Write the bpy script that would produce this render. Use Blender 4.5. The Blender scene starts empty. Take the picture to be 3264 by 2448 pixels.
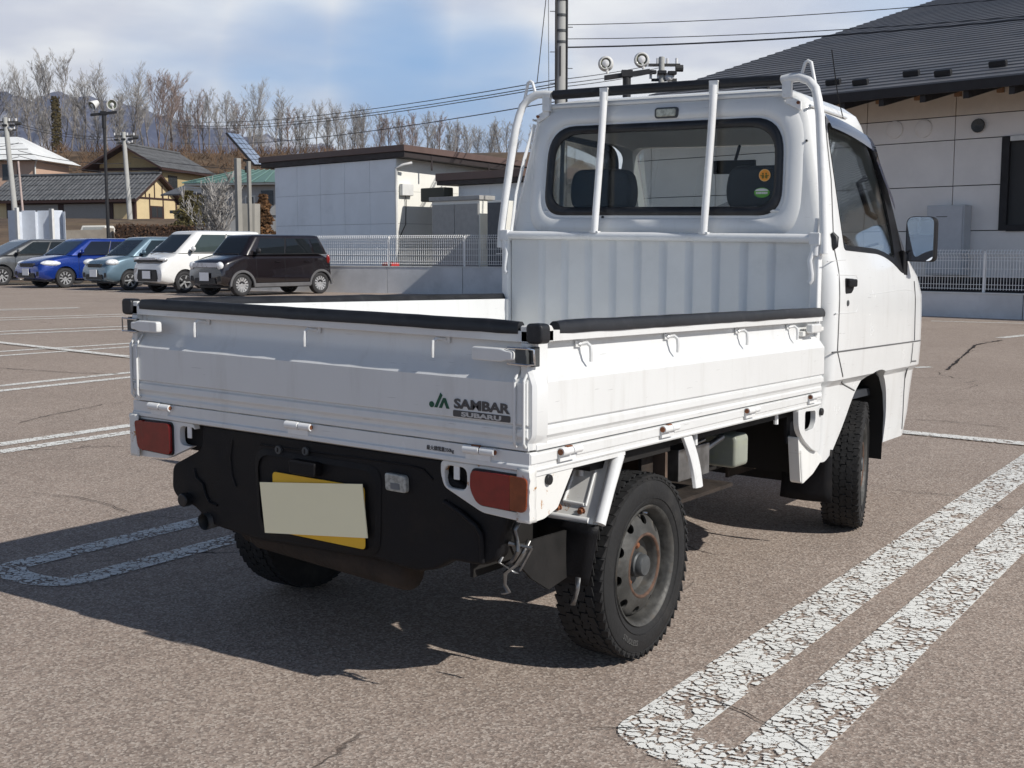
import bpy, bmesh, math, random
from math import sin, cos, pi, radians, sqrt, atan2
from mathutils import Vector, Matrix, noise
random.seed(7)
S = bpy.context.scene
COL = S.collection

# ------------------------------------------------------------------ camera
CP = Vector((2.198, -2.272, 1.133)); YAW = .5976; PIT = -.1119; FOC = 3801.6
R_ = Vector((cos(YAW), sin(YAW), 0)); F_ = Vector((-sin(YAW)*cos(PIT), cos(YAW)*cos(PIT), sin(PIT))); U_ = R_.cross(F_)
FG = Vector((-sin(YAW), cos(YAW), 0))            # forward on the ground
cam = bpy.data.objects.new('camera', bpy.data.cameras.new('camera'))
COL.objects.link(cam); S.camera = cam
cam.data.sensor_width = 36; cam.data.lens = FOC/3264*36
cam.data.clip_start = .05; cam.data.clip_end = 20000
cam.matrix_world = Matrix.Translation(CP) @ Matrix((R_, U_, -F_)).transposed().to_4x4()

def ray(px, py): return F_ + R_*((px-1632)/FOC) - U_*((py-1224)/FOC)
def at(px, py, d): return CP + ray(px, py)*d
def gnd(px, d):                                   # ground point in the column px at distance d
    k = (px-1632)/FOC
    return Vector((CP.x, CP.y, 0)) + FG*d + R_*(k*d)
def hz(py, d): return CP.z + (797-py)/3801.6*d    # height of a row at distance d
def hit(px, py, z=0):
    r = ray(px, py); return CP + r*((z-CP.z)/r.z)

# ------------------------------------------------------------------ light
SUN_EL = radians(36.9); SUN_AZ = radians(89.2)    # from +Y towards +X
sd = Vector((sin(SUN_AZ)*cos(SUN_EL), cos(SUN_AZ)*cos(SUN_EL), sin(SUN_EL)))
sl = bpy.data.lights.new('sun', 'SUN'); sl.energy = 4.4; sl.angle = radians(.5); sl.color = (1, .955, .89)
so = bpy.data.objects.new('sun', sl); COL.objects.link(so)
so.rotation_euler = sd.to_track_quat('Z', 'Y').to_euler()
S.view_settings.view_transform = 'Standard'; S.view_settings.look = 'None'
S.view_settings.exposure = .08; S.view_settings.gamma = 1; S.view_settings.use_curve_mapping = False

W = bpy.data.worlds.new('World'); S.world = W; W.use_nodes = True
nt = W.node_tree; nt.nodes.clear()
def N(t, typ, **k):
    n = t.nodes.new(typ)
    for a, b in k.items(): setattr(n, a, b)
    return n
def mth(t, op, a, b=None, c=None, clamp=False):
    n = N(t, 'ShaderNodeMath', operation=op, use_clamp=clamp)
    for i, v in enumerate((a, b, c)):
        if v is None: continue
        if isinstance(v, (int, float)): n.inputs[i].default_value = v
        else: t.links.new(v, n.inputs[i])
    return n.outputs[0]
def mrange(t, v, a, b, c=0, d=1, smooth=True):
    n = N(t, 'ShaderNodeMapRange', interpolation_type='SMOOTHSTEP' if smooth else 'LINEAR')
    t.links.new(v, n.inputs[0])
    for i, x in enumerate((a, b, c, d)): n.inputs[i+1].default_value = x
    return n.outputs[0]
def mixc(t, f, a, b, mode='MIX'):
    n = N(t, 'ShaderNodeMix', data_type='RGBA', blend_type=mode)
    for s, v in ((0, f), (6, a), (7, b)):
        if isinstance(v, (int, float)): n.inputs[s].default_value = v
        elif isinstance(v, tuple): n.inputs[s].default_value = (*v[:3], 1)
        else: t.links.new(v, n.inputs[s])
    return n.outputs[2]
sky = N(nt, 'ShaderNodeTexSky', sky_type='NISHITA', sun_disc=False, sun_elevation=SUN_EL, sun_rotation=SUN_AZ)
sky.altitude = 800; sky.air_density = 1.0; sky.dust_density = .6
bg = N(nt, 'ShaderNodeBackground'); bg.inputs[1].default_value = .050
out = N(nt, 'ShaderNodeOutputWorld')
tc = N(nt, 'ShaderNodeTexCoord')
nrm = N(nt, 'ShaderNodeVectorMath', operation='NORMALIZE'); nt.links.new(tc.outputs['Generated'], nrm.inputs[0])
sep = N(nt, 'ShaderNodeSeparateXYZ'); nt.links.new(nrm.outputs[0], sep.inputs[0])
zz = mth(nt, 'ADD', mth(nt, 'MAXIMUM', sep.outputs[2], 0.0), .16)
cmb = N(nt, 'ShaderNodeCombineXYZ')
nt.links.new(mth(nt, 'DIVIDE', sep.outputs[0], zz), cmb.inputs[0]); nt.links.new(mth(nt, 'DIVIDE', sep.outputs[1], zz), cmb.inputs[1])
n1 = N(nt, 'ShaderNodeTexNoise'); n1.inputs['Scale'].default_value = 1.1; n1.inputs['Detail'].default_value = 5; n1.inputs['Roughness'].default_value = .46
nt.links.new(cmb.outputs[0], n1.inputs['Vector'])
n2 = N(nt, 'ShaderNodeTexNoise'); n2.inputs['Scale'].default_value = 1.9; n2.inputs['Detail'].default_value = 4; n2.inputs['Roughness'].default_value = .5
mp = N(nt, 'ShaderNodeMapping'); mp.inputs[1].default_value = (3.1, 7.7, 0); nt.links.new(cmb.outputs[0], mp.inputs[0]); nt.links.new(mp.outputs[0], n2.inputs['Vector'])
# breaks in the cloud deck where the blue shows: (row/column of the view, angular radius)
gap = None
for (px, py, r, w) in ((560, 150, 5.5, .75), (900, 215, 5.5, .9), (1250, 250, 6.0, 1.0), (1560, 330, 6.5, .95), (1150, 120, 4.0, .55), (2750, 60, 6, .55), (100, 60, 3.5, .3), (2480, 20, 4, .45), (3600, -900, 26, .9), (1000, -1400, 24, .8), (-1500, -1200, 22, .7)):
    d = ray(px, py).normalized()
    dt = N(nt, 'ShaderNodeVectorMath', operation='DOT_PRODUCT'); nt.links.new(nrm.outputs[0], dt.inputs[0]); dt.inputs[1].default_value = d
    g = mrange(nt, dt.outputs['Value'], cos(radians(r)), 1.0, 0, w)
    gap = g if gap is None else mth(nt, 'MAXIMUM', gap, g)
el = mrange(nt, sep.outputs[2], .25, .60, 0, .95)       # the deck thins overhead and away from the mountains
fd = N(nt, 'ShaderNodeVectorMath', operation='DOT_PRODUCT'); nt.links.new(nrm.outputs[0], fd.inputs[0]); fd.inputs[1].default_value = FG
el = mth(nt, 'ADD', el, mrange(nt, fd.outputs['Value'], .4, -.3, 0, .55))
cov = mth(nt, 'SUBTRACT', mth(nt, 'ADD', n1.outputs[0], .42), mth(nt, 'ADD', mth(nt, 'MULTIPLY', gap, .56), el))
cov = mrange(nt, cov, .20, .74, 0, .96)
shade = mrange(nt, n2.outputs[0], .36, .66, 0, 1)
ccol = mixc(nt, shade, (12.8, 13.4, 15.2), (18.2, 18.4, 18.6))
skc = mixc(nt, 1.0, sky.outputs[0], (1.0, 1.0, 1.05), 'MULTIPLY')
skc = mixc(nt, mrange(nt, sep.outputs[2], .12, .55, .8, 0), skc, (5.9, 10.5, 17.6))      # bright thin blue low down
fin = mixc(nt, cov, skc, ccol)
# horizon whitening
hw = mrange(nt, sep.outputs[2], 0, .16, .38, 0)
fin = mixc(nt, hw, fin, (12.6, 13.1, 14.2))
nt.links.new(fin, bg.inputs[0]); nt.links.new(bg.outputs[0], out.inputs[0])

# ------------------------------------------------------------------ materials
def mat(name, col, rough=.5, metal=0, var=.12, vs=6, bump=0, bs=60, dirt=None, ds=3, da=.5, coat=0, spec=.4, emit=0):
    m = bpy.data.materials.new(name); m.use_nodes = True; t = m.node_tree
    p = t.nodes['Principled BSDF']; p.inputs['Roughness'].default_value = rough; p.inputs['Metallic'].default_value = metal
    p.inputs['Specular IOR Level'].default_value = spec
    if coat: p.inputs['Coat Weight'].default_value = coat; p.inputs['Coat Roughness'].default_value = .04
    c = N(t, 'ShaderNodeTexCoord')
    n = N(t, 'ShaderNodeTexNoise'); n.inputs['Scale'].default_value = vs; n.inputs['Detail'].default_value = 6; n.inputs['Roughness'].default_value = .6
    t.links.new(c.outputs['Object'], n.inputs['Vector'])
    lo = tuple(x*(1-var) for x in col); hi = tuple(min(1, x*(1+var)) for x in col)
    o = mixc(t, mrange(t, n.outputs[0], .3, .7), lo, hi)
    if dirt:
        n3 = N(t, 'ShaderNodeTexNoise'); n3.inputs['Scale'].default_value = ds; n3.inputs['Detail'].default_value = 8; n3.inputs['Roughness'].default_value = .7
        t.links.new(c.outputs['Object'], n3.inputs['Vector'])
        o = mixc(t, mrange(t, n3.outputs[0], .52, .72, 0, da), o, dirt)
    t.links.new(o, p.inputs['Base Color'])
    t.links.new(mrange(t, n.outputs[0], .3, .7, rough*.85, min(1, rough*1.15)), p.inputs['Roughness'])
    if bump:
        nb = N(t, 'ShaderNodeTexNoise'); nb.inputs['Scale'].default_value = bs; nb.inputs['Detail'].default_value = 4
        t.links.new(c.outputs['Object'], nb.inputs['Vector'])
        b = N(t, 'ShaderNodeBump'); b.inputs['Strength'].default_value = bump; b.inputs['Distance'].default_value = .01
        t.links.new(nb.outputs[0], b.inputs['Height']); t.links.new(b.outputs[0], p.inputs['Normal'])
    return m
def glassmat(name, tint, refl=1.0, rough=.0, body=(.0, .0, .0), bodyamt=0.0):
    m = bpy.data.materials.new(name); m.use_nodes = True; t = m.node_tree; t.nodes.clear()
    o = N(t, 'ShaderNodeOutputMaterial'); tr = N(t, 'ShaderNodeBsdfTransparent'); tr.inputs[0].default_value = (*tint, 1)
    gl = N(t, 'ShaderNodeBsdfGlossy'); gl.inputs['Roughness'].default_value = rough; gl.inputs[0].default_value = (1, 1, 1, 1)
    df = N(t, 'ShaderNodeBsdfDiffuse'); df.inputs[0].default_value = (*body, 1)
    lw = N(t, 'ShaderNodeFresnel'); lw.inputs[0].default_value = 1.5
    mx = N(t, 'ShaderNodeMixShader'); mx.inputs[0].default_value = bodyamt; t.links.new(tr.outputs[0], mx.inputs[1]); t.links.new(df.outputs[0], mx.inputs[2])
    m2 = N(t, 'ShaderNodeMixShader'); t.links.new(mth(t, 'MULTIPLY', lw.outputs[0], refl, clamp=True), m2.inputs[0]); t.links.new(mx.outputs[0], m2.inputs[1]); t.links.new(gl.outputs[0], m2.inputs[2])
    t.links.new(m2.outputs[0], o.inputs[0]); return m

def rustmat(name, base, rust, thr=.62, sc=14, rough=.45, streak=True):
    """white paint, chipped and rusting in flakes"""
    m = mat(name, base, rough, var=.015, vs=4)
    t = m.node_tree; p = t.nodes['Principled BSDF']; src = p.inputs['Base Color'].links[0].from_socket
    c = N(t, 'ShaderNodeTexCoord'); n = N(t, 'ShaderNodeTexNoise'); n.inputs['Scale'].default_value = sc; n.inputs['Detail'].default_value = 9; n.inputs['Roughness'].default_value = .72
    t.links.new(c.outputs['Object'], n.inputs['Vector'])
    o = mixc(t, mrange(t, n.outputs[0], thr, thr+.05), src, rust); t.links.new(o, p.inputs['Base Color'])
    if streak:
        mp = N(t, 'ShaderNodeMapping'); mp.inputs['Scale'].default_value = (11, 11, 1.3); t.links.new(c.outputs['Object'], mp.inputs[0])
        n5 = N(t, 'ShaderNodeTexNoise'); n5.inputs['Scale'].default_value = 1.6; n5.inputs['Detail'].default_value = 7; n5.inputs['Roughness'].default_value = .68; t.links.new(mp.outputs[0], n5.inputs['Vector'])
        o2 = mixc(t, mrange(t, n5.outputs[0], .50, .76, 0, .22), o, (.42, .40, .36))
        m6 = N(t, 'ShaderNodeMapping'); m6.inputs['Scale'].default_value = (3, 3, 60); m6.inputs['Rotation'].default_value = (.3, .25, .1); t.links.new(c.outputs['Object'], m6.inputs[0])
        n6 = N(t, 'ShaderNodeTexNoise'); n6.inputs['Scale'].default_value = 3; n6.inputs['Detail'].default_value = 3; t.links.new(m6.outputs[0], n6.inputs['Vector'])
        o2 = mixc(t, mrange(t, n6.outputs[0], .70, .73, 0, .45), o2, (.36, .36, .36)); t.links.new(o2, p.inputs['Base Color'])
    return m
WHITE = rustmat('white_truck_paint', (.70, .71, .705), (.33, .17, .07), .74, 7, .24)
WHITE.node_tree.nodes['Principled BSDF'].inputs['Coat Weight'].default_value = .35
WORN = rustmat('white_paint_rusting', (.70, .70, .675), (.40, .20, .07), .60, 26, .5)
GALV = mat('galvanised_panel', (.68, .69, .685), .45, var=.04, vs=5, dirt=(.52, .54, .53), ds=4, da=.4)
WHITET = mat('white_tube_paint', (.74, .75, .75), .3, var=.05, dirt=(.5, .5, .47), ds=20, da=.35)
RUBBER = mat('black_rubber_edge', (.014, .015, .018), .42, var=.3, vs=12, dirt=(.05, .05, .055), ds=14, da=.5)
TYRE = mat('tyre_rubber', (.0125, .0125, .013), .78, var=.25, vs=20, dirt=(.045, .041, .037), ds=9, da=.4, bump=.2)
BLACKP = mat('black_bumper_plastic', (.007, .007, .0085), .58, var=.3, vs=9, dirt=(.016, .013, .011), ds=6, da=.6, bump=.15, bs=300, spec=.22)
DARK = mat('dark_underbody', (.010, .009, .0085), .85, var=.5, vs=10)
MUD = mat('dirty_underbody', (.030, .022, .017), .9, var=.5, vs=8, dirt=(.02, .018, .016), ds=6, da=.8, bump=.4)
STEEL = mat('dull_steel', (.23, .23, .23), .38, .8, var=.3, vs=18, dirt=(.12, .09, .06), ds=14, da=.6)
CHROME = mat('bright_steel', (.75, .75, .75), .22, 1, var=.1)
RIM = mat('worn_steel_rim', (.066, .065, .061), .55, .2, var=.4, vs=14, dirt=(.115, .088, .062), ds=16, da=.5, bump=.2)
RUST = mat('rusty_steel', (.22, .085, .040), .85, .1, var=.45, vs=60, bump=.4, bs=200)
RUSTD = mat('brown_rust_ring', (.10, .058, .040), .8, .1, var=.4, vs=50)
HUB = mat('hub_cap_grey', (.07, .075, .078), .5, .2, var=.2, vs=30)
REDL = mat('red_lens', (.20, .009, .008), .16, var=.15, vs=30, coat=.6)
AMBL = mat('brownish_amber_lens', (.22, .045, .012), .16, var=.2, vs=30, coat=.6)
ORANGE = mat('orange_lens', (.8, .16, .02), .2, coat=.6)
CLEARL = mat('grey_clear_lens', (.34, .35, .33), .18, var=.3, vs=90, coat=.6)
LIGHTL = mat('yellowed_lens', (.42, .42, .34), .2, var=.3, vs=60, coat=.5)
YELLOW = mat('yellow_plate', (.78, .46, .03), .45, var=.05)
CREAM = mat('cream_blank_cover', (.97, .90, .62), .6, var=.01)
TEXT = mat('dark_grey_lettering', (.085, .08, .08), .5)
TEXTL = mat('light_lettering', (.58, .57, .55), .5)
GREEN = mat('dark_green_decal', (.01, .085, .045), .5)
GLASS = glassmat('window_glass', (.93, .955, .95), .6)
GLASSR = glassmat('rear_window_glass', (.93, .95, .945), .28)
SMOKE = glassmat('smoked_visor', (.18, .19, .24), 1.0, body=(.10, .11, .16), bodyamt=.5)
SEAT = mat('black_seat_vinyl', (.02, .02, .022), .6, var=.2)
INT = mat('dark_cab_interior', (.03, .034, .042), .8, var=.2)
INTL = mat('grey_cab_interior', (.17, .18, .19), .8, var=.1)
MIRR = mat('mirror_glass', (.75, .80, .88), .02, 1, var=.02)

# ------------------------------------------------------------------ mesh helpers
def shear(v): return (v[0], v[1], v[2] - .017*v[0] - .023*v[1])   # the parked truck leans a little on its springs
class MB:
    def __init__(s): s.v = []; s.f = []
    def add(s, vs, fs):
        o = len(s.v); s.v += [tuple(x) for x in vs]; s.f += [tuple(i+o for i in f) for f in fs]; return s
    def box(s, x0, x1, y0, y1, z0, z1, M=None):
        vs = [Vector((x, y, z)) for x in (x0, x1) for y in (y0, y1) for z in (z0, z1)]
        if M: vs = [M @ v for v in vs]
        return s.add(vs, [(0, 1, 3, 2), (4, 6, 7, 5), (0, 4, 5, 1), (2, 3, 7, 6), (0, 2, 6, 4), (1, 5, 7, 3)])
    def obox(s, c, ax, ay, az):            # centre and three half vectors
        c, ax, ay, az = map(Vector, (c, ax, ay, az))
        vs = [c+ax*i+ay*j+az*k for i in (-1, 1) for j in (-1, 1) for k in (-1, 1)]
        return s.add(vs, [(0, 1, 3, 2), (4, 6, 7, 5), (0, 4, 5, 1), (2, 3, 7, 6), (0, 2, 6, 4), (1, 5, 7, 3)])
    def prism(s, pts, vec):
        n = len(pts); vec = Vector(vec); a = [Vector(p) for p in pts]; b = [p+vec for p in a]
        return s.add(a+b, [tuple(range(n)), tuple(range(2*n-1, n-1, -1))] + [(i, i+n, (i+1) % n+n, (i+1) % n) for i in range(n)])
    def loft(s, rings, closed=True, cap=True):
        n = len(rings[0]); fs = []
        for k in range(len(rings)-1):
            for i in range(n if closed else n-1):
                j = (i+1) % n; fs.append((k*n+i, k*n+j, (k+1)*n+j, (k+1)*n+i))
        if cap and closed: fs += [tuple(range(n-1, -1, -1)), tuple((len(rings)-1)*n+i for i in range(n))]
        return s.add([p for r in rings for p in r], fs)
    def tube(s, path, r, n=8, cap=True, flat=1.0):
        P = [Vector(p) for p in path]; rs = r if isinstance(r, (list, tuple)) else [r]*len(P)
        T = [(P[min(i+1, len(P)-1)]-P[max(i-1, 0)]).normalized() for i in range(len(P))]
        a = Vector((0, 0, 1)) if abs(T[0].z) < .9 else Vector((1, 0, 0)); u = a.cross(T[0]).normalized(); rings = []
        for i, p in enumerate(P):
            u = (u - T[i]*u.dot(T[i])).normalized(); w = T[i].cross(u)
            rings.append([p+u*(cos(2*pi*k/n)*rs[i])+w*(sin(2*pi*k/n)*rs[i]*flat) for k in range(n)])
        return s.loft(rings, True, cap)
    def lathe(s, prof, n=32, M=Matrix(), cap=False):     # prof (r, a): a along local X
        rings = [[M @ Vector((a, r*cos(2*pi*k/n), r*sin(2*pi*k/n))) for k in range(n)] for r, a in prof]
        return s.loft(rings, True, cap)
    def sphere(s, c, r, n=12, m=8, sc=(1, 1, 1)):
        c = Vector(c)
        return s.loft([[c+Vector((sin(pi*(j+.02)/(m+.04))*cos(2*pi*k/n)*r*sc[0], sin(pi*(j+.02)/(m+.04))*sin(2*pi*k/n)*r*sc[1], -cos(pi*(j+.02)/(m+.04))*r*sc[2])) for k in range(n)] for j in range(m+1)])
    def grid(s, rows): return s.loft(rows, False, False)
    def build(s, name, m, parent=None, sm=32, bev=0, seg=2, tf=None, **props):
        me = bpy.data.meshes.new(name); vs = [tf(v) for v in s.v] if tf else s.v
        me.from_pydata(vs, [], s.f)
        bm = bmesh.new(); bm.from_mesh(me); bmesh.ops.recalc_face_normals(bm, faces=bm.faces); bm.to_mesh(me); bm.free()
        if sm: me.polygons.foreach_set('use_smooth', [True]*len(me.polygons)); me.set_sharp_from_angle(angle=radians(sm))
        me.materials.append(m); o = bpy.data.objects.new(name, me); COL.objects.link(o)
        if parent: o.parent = parent; o.matrix_parent_inverse = Matrix.Identity(4)
        if bev:
            b = o.modifiers.new('bevel', 'BEVEL'); b.width = bev; b.segments = seg; b.limit_method = 'ANGLE'; b.angle_limit = radians(35); b.harden_normals = bool(sm)
        for k, v in props.items(): o[k] = v
        return o
def thing(name, label, cat, loc=(0, 0, 0), rz=0, group=None, kind=None):
    o = bpy.data.objects.new(name, None); COL.objects.link(o); o.location = loc; o.rotation_euler = (0, 0, rz)
    o.empty_display_size = .2
    if label: o['label'] = label
    if cat: o['category'] = cat
    if group: o['group'] = group
    if kind: o['kind'] = kind
    return o
def bake(o):
    dg = bpy.context.evaluated_depsgraph_get(); me = bpy.data.meshes.new_from_object(o.evaluated_get(dg)); old = o.data
    o.modifiers.clear(); o.data = me; me.name = old.name; bpy.data.meshes.remove(old)
def cut(o, cutters, sm=32):
    for c in cutters:
        b = o.modifiers.new('cut', 'BOOLEAN'); b.operation = 'DIFFERENCE'; b.solver = 'EXACT'; b.object = c
    bpy.context.view_layer.update(); bake(o)
    for c in cutters:
        me = c.data; bpy.data.objects.remove(c); bpy.data.meshes.remove(me)
    o.data.polygons.foreach_set('use_smooth', [True]*len(o.data.polygons)); o.data.set_sharp_from_angle(angle=radians(sm))
def rpoly(pts, r, n=4):                     # round the corners of a 2-D polygon
    out = []; L = len(pts)
    for i in range(L):
        p = Vector(pts[i]); a = Vector(pts[i-1])-p; b = Vector(pts[(i+1) % L])-p
        k = r[i] if isinstance(r, (list, tuple)) else r; k = min(k, a.length*.48, b.length*.48)
        if k < 1e-5: out.append(p); continue
        A = p+a.normalized()*k; B = p+b.normalized()*k
        for j in range(n+1):
            t = j/n; out.append(A*(1-t)**2+p*2*t*(1-t)+B*t*t)
    return out
def dupe(root, loc=None, rz=None, label=None, group=None):
    def cp(o, par):
        c = o.copy(); COL.objects.link(c)
        if par: c.parent = par
        for ch in kids.get(o.name, []): cp(ch, c)
        return c
    kids = {}
    for o in bpy.data.objects:
        if o.parent: kids.setdefault(o.parent.name, []).append(o)
    c = cp(root, root.parent)
    if loc is not None: c.location = loc
    if rz is not None: c.rotation_euler = (0, 0, rz)
    if label: c['label'] = label
    if group: c['group'] = group
    return c
def textmesh(s, size, bold=0, sx=1.0, ext=.0006):
    cu = bpy.data.curves.new('t', 'FONT'); cu.body = s; cu.size = size; cu.extrude = ext; cu.offset = bold; cu.resolution_u = 3
    o = bpy.data.objects.new('t', cu); COL.objects.link(o); bpy.context.view_layer.update()
    me = bpy.data.meshes.new_from_object(o.evaluated_get(bpy.context.evaluated_depsgraph_get()))
    vs = [(v.co.x*sx, v.co.y, v.co.z) for v in me.vertices]; fs = [tuple(p.vertices) for p in me.polygons]
    bpy.data.objects.remove(o); bpy.data.curves.remove(cu); bpy.data.meshes.remove(me)
    return vs, fs
# ================================================================== THE TRUCK
T = thing('pickup_truck', 'white pickup truck with black-edged cargo bed and tube guard, parked in the foreground', 'truck')
def tb(mb, name, m, parent=T, **k): return mb.build(name, m, parent, tf=shear, **k)

# --- gates: one pressed profile, run along the edge
PROF = [(0, .960), (0, .934), (-.026, .932), (-.026, .896), (-.020, .878), (.002, .852), (.010, .840), (.011, .744), (.003, .740), (.003, .736), (.010, .732), (.011, .716), (.003, .708), (.001, .700), (.004, .694), (.004, .682)]
INN = [(-.040, .682), (-.040, .960)]
def profile(t0, t1, f, taper=0):
    mb = MB(); rings = []
    ts = [t0, t0+.012, t1-.012, t1] if taper else [t0, t1]
    for t in ts:
        rings.append([f(o, z, t) for o, z in PROF+INN])
    return mb.loft(rings)
g = profile(-.700, .700, lambda o, z, t: (t, -o, z))
for x in (-.694, -.668, .668, .694):
    g.tube([(x, .010, .875), (x, -.014, .845), (x, -.0145, .70), (x, -.006, .69)], .0042, 6)
tailgate = tb(g, 'tailgate', WHITE, sm=25, bev=.0015)
for s in (-1, 1):
    g = profile(.020, 1.915, lambda o, z, t: (s*(.704+o), t, z))
    # swelling of the gate's rear post
    g.loft([[(s*(.704+o), y, z) for o, y in ((-.026, -.002), (.004+b, -.004), (.0115+b, .006), (.0125+b, .05), (.004, .066), (-.026, .066))] for z, b in ((.684, -.010), (.700, -.010), (.712, -.002), (.722, .002), (.835, .002), (.852, -.004), (.872, -.012), (.932, -.012))])
    sg = tb(g, 'side_gate', WHITE, sm=25, bev=.0012)
# white lip end pieces, rubber strips and end caps
for s in (-1, 1):
    g = MB().prism([(s*x, y, z) for x, y, z in ((.704, .0, .932), (.704, .10, .932), (.704, .10, .962), (.704, .09, .972), (.704, .0, .972))], (-s*.030, 0, 0))
    tb(g, 'gate_end', WORN, bev=.004)
def dtube(path, w, h, mb, n=10):          # D-shaped rubber strip, path of base points
    P = [Vector(p) for p in path]; d = (P[-1]-P[0]).normalized(); side = Vector((d.y, -d.x, 0)); rings = []
    for i, p in enumerate(P):
        k = .88 if i in (0, len(P)-1) else 1
        r = [p+side*(w*k*(.5*c))+Vector((0, 0, zz_)) for c, zz_ in ((-1, -.003), (-1.06, h*.35*k), (-.8, h*.8*k), (-.4, h*k), (.4, h*k), (.8, h*.8*k), (1.06, h*.35*k), (1, -.003))]
        rings.append(r)
    mb.loft(rings)
def wav(a, b, n, amp, rn): 
    a = Vector(a); b = Vector(b); return [a.lerp(b, i/n)+Vector((rn.uniform(-amp, amp), rn.uniform(-amp, amp), rn.uniform(-amp, amp)*.6)) for i in range(n+1)]
rn = random.Random(3)
g = MB(); dtube(wav((-.664, .013, .954), (.668, .013, .955), 26, .0010, rn), .034, .028, g); tb(g, 'edge_rubber', RUBBER, sm=50)
for s in (-1, 1):
    g = MB(); dtube(wav((s*.690, .125, .954), (s*.690, 1.955, .954), 30, .0012, rn), .034, .028, g); tb(g, 'edge_rubber', RUBBER, sm=50)
    g = MB().prism([(s*x, -.008, z) for x, z in rpoly([(.694, .932), (.738, .932), (.738, .979), (.694, .979)], .013)], (0, .040, 0))
    tb(g, 'corner_cap', RUBBER, bev=.006, seg=3)
    # gate catch: folded handle, wire loop, bracket
    z0 = .903
    g = MB().prism([(s*x, -.030, z) for x, z in rpoly([(.556, z0-.016), (.64, z0-.016), (.655, z0-.011), (.672, z0-.011), (.672, z0+.011), (.655, z0+.011), (.64, z0+.016), (.556, z0+.016)], .008)], (0, .020, 0))
    ch = tb(g, 'gate_catch', WHITE, bev=.004)
    g = MB().tube([(s*.655, -.024, z0+.018), (s*.712, -.026, z0+.019), (s*.724, -.018, z0+.017), (s*.725, -.016, z0-.017), (s*.712, -.026, z0-.019), (s*.655, -.024, z0-.018)], .0028, 6)
    tb(g, 'catch_loop', CHROME, ch)
    g = MB().box(s*.672, s*.702, -.018, .004, z0-.020, z0+.018).box(s*.704, s*.716, -.004, .02, z0-.024, z0+.022); tb(g, 'catch_bracket', HUB, ch, bev=.002)
    # front catch of the side gate
    g = MB().box(s*.700, s*.726, 1.757, 1.850, .896, .928); ch = tb(g, 'gate_catch', WHITE, bev=.006)
    tb(MB().box(s*.670, s*.700, 1.735, 1.80, .884, .902), 'catch_bracket', WORN, ch, bev=.003); tb(MB().box(s*.690, s*.715, 1.85, 1.90, .900, .915), 'catch_bracket', WORN, ch, bev=.003)
# rope hooks under the lips
def hook(base, outw, along, mb):
    b = Vector(base); o = Vector(outw); a = Vector(along)
    mb.tube([b+a*.022+o*.002, b+o*.006+a*.012, b+o*.018+a*.004+Vector((0, 0, .002)), b+o*.026+Vector((0, 0, -.006)), b+o*.028+Vector((0, 0, -.024)), b+o*.027+Vector((0, 0, -.044))], [.004, .0045, .005, .005, .005, .0045], 8)
    mb.obox(b+a*.020+o*.001, a*.012, o*.002, Vector((0, 0, .008)))
for x in (-.424, 0, .424):
    g = MB(); hook((x, .022, .926), (0, -1, 0), (1, 0, 0), g); tb(g, 'rope_hook', WHITE, sm=40)
for s in (-1, 1):
    for y in (.262, .740, 1.225, 1.655):
        g = MB(); hook((s*.682, y, .921), (s, 0, 0), (0, -1, 0), g); tb(g, 'rope_hook', WHITE, sm=40)
# hinges
def hinge(c, ax, rust):
    c = Vector(c); ax = Vector(ax); o = Vector((-ax.y, ax.x, 0)) if False else Vector((0, -1, 0)) if abs(ax.x) > .5 else Vector((1 if c.x > 0 else -1, 0, 0))
    g = MB().tube([c-ax*.048, c-ax*.002], .0105, 12).tube([c+ax*.002, c+ax*.042], .0095, 12)
    g.obox(c-o*.006+ax*-.01+Vector((0, 0, -.012)), ax*.036, o*.003, Vector((0, 0, .012)))
    h = tb(g, 'gate_hinge', WHITET, sm=40)
    g = MB().tube([c-ax*.0505, c-ax*.0485], .0075, 10).tube([c+ax*.0425, c+ax*.0435], .006, 8)
    if rust: g.obox(c+Vector((0, 0, .010))+ax*-.012, ax*.012, o*.004, Vector((0, 0, .0025)))
    tb(g, 'hinge_pin', RUST, h)
for x in (-.572, -.018, .570): hinge((x, -.013, .671), (1, 0, 0), x > .5)
for s in (-1, 1):
    for y in (.160, .690, 1.268, 1.828): hinge((s*.716, y, .669), (0, 1, 0), y < 1.0)

# --- bed floor, rails
g = MB().box(-.675, .675, .03, 1.915, .662, .680)
for i in range(9): g.box(-.60+i*.15-.03, -.60+i*.15+.03, .06, 1.9, .6805, .6845)
tb(g, 'bed_floor', WHITE, bev=.002)
g = MB().prism([(-.704, y, z) for y, z in ((-.004, .679), (-.004, .650), (-.008, .646), (-.008, .636), (.000, .632), (.03, .632), (.03, .679))], (1.408, 0, 0))
rail = tb(g, 'rear_rail', WHITE, bev=.0015)
for s in (-1, 1):
    g = MB().prism([(s*x, -.002, z) for x, z in ((.700, .678), (.707, .674), (.707, .652), (.703, .649), (.703, .640), (.707, .636), (.704, .630), (.672, .630), (.672, .678))], (0, 1.925, 0))
    g.box(s*.672, s*.703, .0, .455, .619, .630)
    tb(g, 'side_rail', WHITE, bev=.0015)
g = MB().box(-.66, .66, .04, 1.9, .60, .655); tb(g, 'bed_underside', DARK)
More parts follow.
